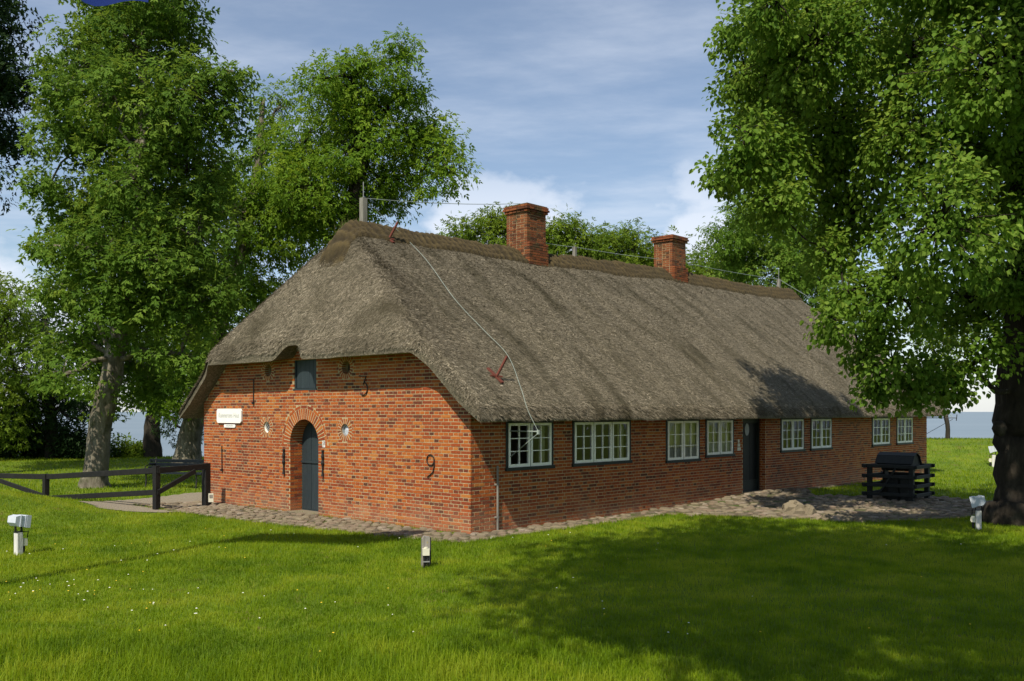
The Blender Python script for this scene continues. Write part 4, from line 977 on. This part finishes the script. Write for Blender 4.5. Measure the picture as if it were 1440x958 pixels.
# ash behind, between the big ash and the roof
d = 37.0
tree('ash_tree', 'ash with leaning pale trunk close behind the house corner', trunk_px([(262, 652, 22), (266, 625, 16), (275, 580, 14), (300, 480, 12), (340, 360, 10), (362, 240, 6), (370, 140, 3)], d, -.1),
     lob([(394, 150, 32), (372, 210, 36), (330, 300, 66), (395, 320, 60), (300, 395, 72), (350, 400, 56), (245, 470, 60), (300, 470, 62), (255, 550, 40), (420, 290, 46), (280, 300, 50), (325, 250, 30), (225, 555, 30)], d, 1.8, 102), 'tri', M['leaf_ash2'], M['bark_ash'], 2, L=.28, cr=.46, per=30, dens=1.0, bare=10)
d = 34.5
tree('ash_tree', 'spreading ash rising behind the gable end of the roof', trunk_px([(470, 660, 18), (474, 560, 15), (480, 420, 13), (490, 330, 11), (510, 230, 8), (520, 130, 4)], d, -.1),
     lob([(500, 115, 40), (556, 100, 20), (565, 70, 14), (470, 150, 46), (545, 160, 42), (500, 210, 62), (425, 205, 40), (585, 205, 40), (620, 215, 26), (632, 245, 20), (440, 270, 56), (400, 250, 40), (535, 255, 34), (590, 250, 24), (480, 300, 46), (455, 110, 24), (575, 130, 14), (520, 90, 22), (610, 180, 16), (410, 300, 40), (545, 290, 22)], d, 1.6, 103),
     'tri', M['leaf_ash2'], M['bark_dark'], 3, L=.27, cr=.42, per=36, dens=1.1, bare=16, limb_r=.10)
tree('dark_tree', 'slim dark trunked tree on the bank between the two pale ash trunks', trunk_px([(213, 643, 14), (213, 615, 11), (216, 580, 10), (220, 500, 7), (225, 440, 4)], 43.0, -.1),
     lob([(200, 555, 24), (235, 585, 18), (250, 560, 22), (220, 520, 40), (262, 610, 14)], 43.0, 1.2, 104), 'tri', M['leaf_dark'], M['bark_dark'], 4, L=.25, cr=.45, per=26, dens=.8)
# left edge
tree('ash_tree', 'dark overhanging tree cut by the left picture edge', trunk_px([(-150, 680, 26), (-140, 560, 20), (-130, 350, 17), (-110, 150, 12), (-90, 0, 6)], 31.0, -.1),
     lob([(-22, 40, 42), (-12, 110, 36), (-15, 175, 34), (-20, 245, 26), (15, 120, 22), (-60, 100, 60), (-100, 250, 60), (-90, 0, 80), (-160, 120, 80), (-150, 300, 70), (12, 195, 10), (-10, -20, 36)], 31.0, 1.0, 105), 'ash', M['leaf_dark'], M['bark_dark'], 5, L=.26, cr=.40, per=30, dens=1.0)  # shade on this crown is put into the dark leaf colour
tree('leafy_tree', 'mid green tree at the left picture edge beyond the dark bushes', trunk_px([(-20, 650, 14), (-15, 560, 11), (-5, 450, 8)], 40.0, -.1),
     lob([(10, 450, 42), (-20, 430, 50), (20, 520, 34), (-10, 540, 46), (35, 480, 22), (0, 590, 40), (30, 570, 26)], 40.0, 1.4, 106), 'tri', M['leaf_mid'], M['bark_dark'], 6, L=.27, cr=.46, per=32, dens=1.1)
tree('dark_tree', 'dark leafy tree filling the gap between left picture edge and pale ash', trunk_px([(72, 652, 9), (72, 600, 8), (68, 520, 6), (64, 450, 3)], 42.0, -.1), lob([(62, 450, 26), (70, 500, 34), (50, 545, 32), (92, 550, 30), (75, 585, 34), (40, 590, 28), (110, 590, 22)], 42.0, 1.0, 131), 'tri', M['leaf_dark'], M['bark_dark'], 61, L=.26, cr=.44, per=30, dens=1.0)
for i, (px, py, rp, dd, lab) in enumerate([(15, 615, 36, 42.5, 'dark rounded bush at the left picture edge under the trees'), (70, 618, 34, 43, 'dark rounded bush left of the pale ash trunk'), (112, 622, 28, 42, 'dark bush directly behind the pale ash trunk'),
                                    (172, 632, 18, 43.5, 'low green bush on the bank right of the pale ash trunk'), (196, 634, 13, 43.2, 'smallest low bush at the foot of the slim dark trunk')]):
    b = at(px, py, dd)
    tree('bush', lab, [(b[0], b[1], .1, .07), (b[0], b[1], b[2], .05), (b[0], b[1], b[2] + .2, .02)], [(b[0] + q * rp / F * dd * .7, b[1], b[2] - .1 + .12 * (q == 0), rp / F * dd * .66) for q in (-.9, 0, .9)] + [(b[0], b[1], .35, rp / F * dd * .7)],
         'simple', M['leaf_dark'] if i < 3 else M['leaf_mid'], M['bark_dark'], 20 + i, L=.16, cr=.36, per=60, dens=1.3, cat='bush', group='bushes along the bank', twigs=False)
# row of trees behind the roof
for i, (l, dd, lab) in enumerate([([(695, 325, 34), (660, 335, 24), (690, 305, 16), (725, 340, 36), (640, 345, 18), (700, 370, 40)], 44, 'round tree top behind the roof left of the nearer chimney'),
                               ([(795, 340, 34), (770, 345, 30), (830, 345, 30), (800, 318, 16), (855, 340, 24), (815, 375, 40)], 46, 'tree top behind the roof between the two chimneys'),
                               ([(890, 350, 26), (912, 362, 28), (880, 328, 14), (870, 380, 40), (940, 380, 36)], 47, 'lower tree top behind the roof just left of the farther chimney'),
                               ([(985, 372, 26), (960, 388, 26), (1010, 390, 34), (1035, 400, 30)], 48, 'low tree top behind the roof right of the farther chimney'),
                               ([(1030, 320, 30), (1060, 350, 42), (1050, 285, 22), (1090, 310, 46), (1020, 360, 26), (1100, 380, 46), (1130, 340, 50), (1150, 400, 44), (1180, 440, 44)], 43, 'tall sunlit tree behind the far roof end, beside the linden')]):
    xm = np.mean([q[0] for q in l]); ym = np.mean([q[1] for q in l]); gzz = -.2 if dd < 45 else -1.0
    b0_ = at(xm, 640, dd)
    tree('leafy_tree', lab, [(b0_[0], b0_[1], gzz, .3), *[(at(xm + (k * 6), 640 - (640 - ym) * k / 3, dd)[0], dd, at(xm, 640 - (640 - ym) * k / 3, dd)[2], .28 - .07 * k) for k in (1, 2, 3)]], lob(l, dd, 1.5, 120 + i), 'tri', M['leaf_mid'] if i < 4 else M['leaf_linden'], M['bark_dark'], 40 + i, L=.27, cr=.44, per=36, dens=1.2, group='trees behind the roof')
# thin tree on the far bank
tree('leafy_tree', 'thin dark leaning trunk on the bank just past the far house corner', trunk_px([(1333, 622, 3.4), (1333, 600, 3.0), (1328, 575, 3.2), (1322, 540, 2.8), (1312, 490, 2)], 42.5, .6), lob([(1310, 480, 36), (1290, 440, 36), (1340, 450, 36), (1300, 520, 20)], 42.5, 1.0, 130), 'tri', M['leaf_mid'], M['bark_dark'], 60, L=.26, cr=.46, per=20)
# the linden on the right
d = 18.7
LB = [(1062, 45, 40), (1030, 45, 20), (1046, 110, 26), (1040, 235, 26), (1055, 190, 34), (1085, 110, 56), (1075, 230, 52), (1018, 250, 12), (1104, 298, 40), (1075, 285, 20), (1150, 60, 82), (1175, 180, 84), (1198, 298, 72), (1170, 362, 32), (1192, 412, 26), (1258, 408, 60), (1270, 80, 96), (1310, 200, 96), (1320, 320, 84),
      (1370, 420, 66), (1255, 505, 30), (1300, 525, 28), (1345, 520, 32), (1395, 495, 34), (1228, 465, 26), (1410, 100, 100), (1430, 250, 96), (1440, 370, 70), (1090, 0, 50), (1190, -50, 96), (1330, -70, 110), (1212, 500, 13), (1235, 545, 14), (1285, 550, 12), (1330, 540, 14),
      (1540, 100, 140), (1560, 290, 140), (1500, 430, 80), (1460, -60, 130), (1600, 420, 100), (1172, 452, 10), (1100, 60, 40), (1140, 240, 50)]
rr_ = rs(77); L9 = []
for px, py, rp in LB:
    ed = min(1, max(0, (px - 1020) / 330)); dd = d - .6 + (rr_.rand() - .55) * 2 * (1.2 + 2.6 * ed)
    if py > 470: dd = d - 1.6 + (rr_.rand() - .5) * 1.6
    p = at(px, py, dd); L9.append((p[0], p[1], p[2], rp / F * dd))
for px, py, dd, r_ in ((1050, 165, 21.3, .62), (1085, 205, 21.6, .72), (1112, 130, 21.6, .85), (1075, 120, 21.0, .6)):
    p = at(px, py, dd); L9.append((p[0], p[1], p[2], r_))
lt = trunk_px([(1434, 745, 60), (1437, 724, 43), (1440, 690, 35), (1441, 640, 35), (1440, 595, 39), (1443, 520, 35), (1446, 420, 28), (1440, 280, 20), (1432, 140, 12), (1420, 20, 6)], d, -.15)
linden = tree('linden_tree', 'huge dark linden with drooping leafy boughs at the right edge', lt, L9, 'heart', M['leaf_linden'], M['bark_linden'], 70, L=.090, cr=.27, per=56, dens=1.0, droop=.75, limb_r=.06, shell=.36, flat=1.1, spr=.66)
p = at(1407, 603, d - .35); bm = MB(); V = np.array([(0, 0, 0)]); bm.lathe([(.0, -.16), (.09, -.12), (.14, 0), (.10, .12), (.0, .17)], (p[0] - .02, p[1], p[2]), 10); o = bm.build('burl', M['bark_linden'], linden, smooth=True); o.location = -np.array(lt[0][:3])
# trees outside the view whose shade lies on the lawn and on the linden
def off_tree(name, lab, base, cc, rxy, rz_, nl, seed, extra=()):
    r_ = rs(seed); lobes = list(extra)
    for k in range(nl):
        q = unit(r_.randn(3)) * (.35 + .6 * r_.rand()); lobes.append((cc[0] + q[0] * rxy[0], cc[1] + q[1] * rxy[1], cc[2] + q[2] * rz_, 1.15 + .6 * r_.rand()))
    tree(name, lab, [(base[0], base[1], -.1, .5), (base[0], base[1], 1.5, .38), (base[0] + (cc[0] - base[0]) * .4, base[1] + (cc[1] - base[1]) * .4, cc[2] * .6, .28), (cc[0], cc[1], cc[2] + 1, .12)], lobes, 'heart', M['leaf_linden'], M['bark_linden'], seed, L=.17, cr=.42, per=26, dens=.75, droop=.6)
off_tree('linden_tree', 'tall tree beside the viewpoint whose shadow covers the right lawn', (4.6, 1.2), (1.5, 3.9, 11.6), (5.6, 5.6), 2.2, 34, 81, [(-.2, -.9, 11.5, 1.5), (1.5, -.7, 11.2, 1.6), (3.0, -.6, 11.6, 1.6), (4.4, .2, 11.5, 1.5), (5.6, 1.2, 11.4, 1.5), (6.9, 9.7, 11.5, 1.0), (7.3, 11.7, 12.2, 1.1), (7.1, 10.7, 11.9, 1.0)])
off_tree('linden_tree', 'tall tree outside the right edge shading the linden trunk', (11.0, 9.0), (9.0, 11.0, 14.6), (2.8, 2.6), 2.6, 22, 82)

# ------------------------------------------------------------------ grass
rng = rs(91)
def lawn_pts(n, y0, y1, margin, p=1.0):
    y = y0 + (y1 - y0) * rng.rand(n) ** p; x = (rng.rand(n) - .5) * 2 * (y * .545 + margin)
    ok = ~in_poly(x, y, YARD) & ~in_poly(x, y, HOUSE) & ~in_poly(x, y, PATH); x, y = x[ok], y[ok]
    return np.stack([x, y, gz(x, y)], -1)
def tone(P): return np.clip(.5 + .75 * (vnoise(P[:, 0] * .8, P[:, 1] * .8, 61) - .5) + .7 * (vnoise(P[:, 0] * 3.4, P[:, 1] * 3.4, 62) - .5) + .45 * (vnoise(P[:, 0] * 9, P[:, 1] * 9, 65) - .5) + .35 * (rng.rand(len(P)) - .5), 0, 1)
gm = MB()
def sow(P, hh, ww, seg, lean):
    V, f, k = blades(P, hh, ww, rng, lean, seg); gm.add(V, f, np.repeat(tone(P), k))
P = lawn_pts(190000, 6.8, 13.0, .8, 1.1); tall = sstep(10.0, 7.4, P[:, 1] + 1.2 * (vnoise(P[:, 0] * .8, P[:, 1] * .8, 63) - .5)) * sstep(3.2, -1.5, P[:, 0])
sow(P, (.026 + .030 * rng.rand(len(P))) * (1 + 4.2 * tall * rng.rand(len(P)) ** 2 + .5 * vnoise(P[:, 0] * 2, P[:, 1] * 2, 64)), .0022 + .002 * rng.rand(len(P)), 2, .55)
P = lawn_pts(250000, 13.0, 22.0, 1.0, 1.1); sow(P, .035 + .045 * rng.rand(len(P)), .0035 + .003 * rng.rand(len(P)), 1, .55)
P = lawn_pts(120000, 22.0, 44.0, 1.0, 1.0); sow(P, .05 + .06 * rng.rand(len(P)), .008 + .006 * rng.rand(len(P)), 1, .5)
n = 9000; k = rng.randint(len(YARD) - 4, size=n); t = rng.rand(n); Y1 = np.array(YARD); a = Y1[k]; b = Y1[(k + 1) % len(Y1)]; e = a + (b - a) * t[:, None] + rng.randn(n, 2) * .035
P = np.stack([e[:, 0], e[:, 1], gz(e[:, 0], e[:, 1])], -1); w, u = to_house(P[:, 0], P[:, 1]); P = P[(w < -.3) | (u < -.3)]; sow(P, .04 + .05 * rng.rand(len(P)), np.full(len(P), .004), 1, .5)
n = len(P); P = lawn_pts(5000, 7, 17, .8); k_ = vnoise(P[:, 0] * 1.3, P[:, 1] * 1.3, 81) > .60; P = P[k_]; V, f, k = blades(P, .05 + .07 * rng.rand(len(P)), np.full(len(P), .0028), rng, .8, 2); gm.add(V, f, np.full(len(P) * k, 1.0))
gm.build('grass', M['grass'], None, kind='stuff', label='short mown lawn grass, longer near the viewpoint', cat='grass')
# daisies and dandelions
P = lawn_pts(1000, 8, 19, .5); cl = vnoise(P[:, 0] * .7, P[:, 1] * .7, 66); P = P[rng.rand(len(P)) < (cl ** 3) * .8 * sstep(4, -3, P[:, 0]) + .02]
fm = MB(); an = np.arange(6) * math.pi / 3
for p in P:
    r_ = .007 + .007 * rng.rand(); z = .055 + .03 * rng.rand(); v = rng.rand()
    fm.add([(p[0], p[1], p[2] + z + .006)] + [(p[0] + r_ * math.cos(q), p[1] + r_ * math.sin(q), p[2] + z) for q in an], [[(0, 1 + i, 1 + (i + 1) % 6) for i in range(6)]], v)
fm.build('lawn_flowers', M['petal'], None, kind='stuff', label='scattered daisies and dandelions in the lawn', cat='flowers')
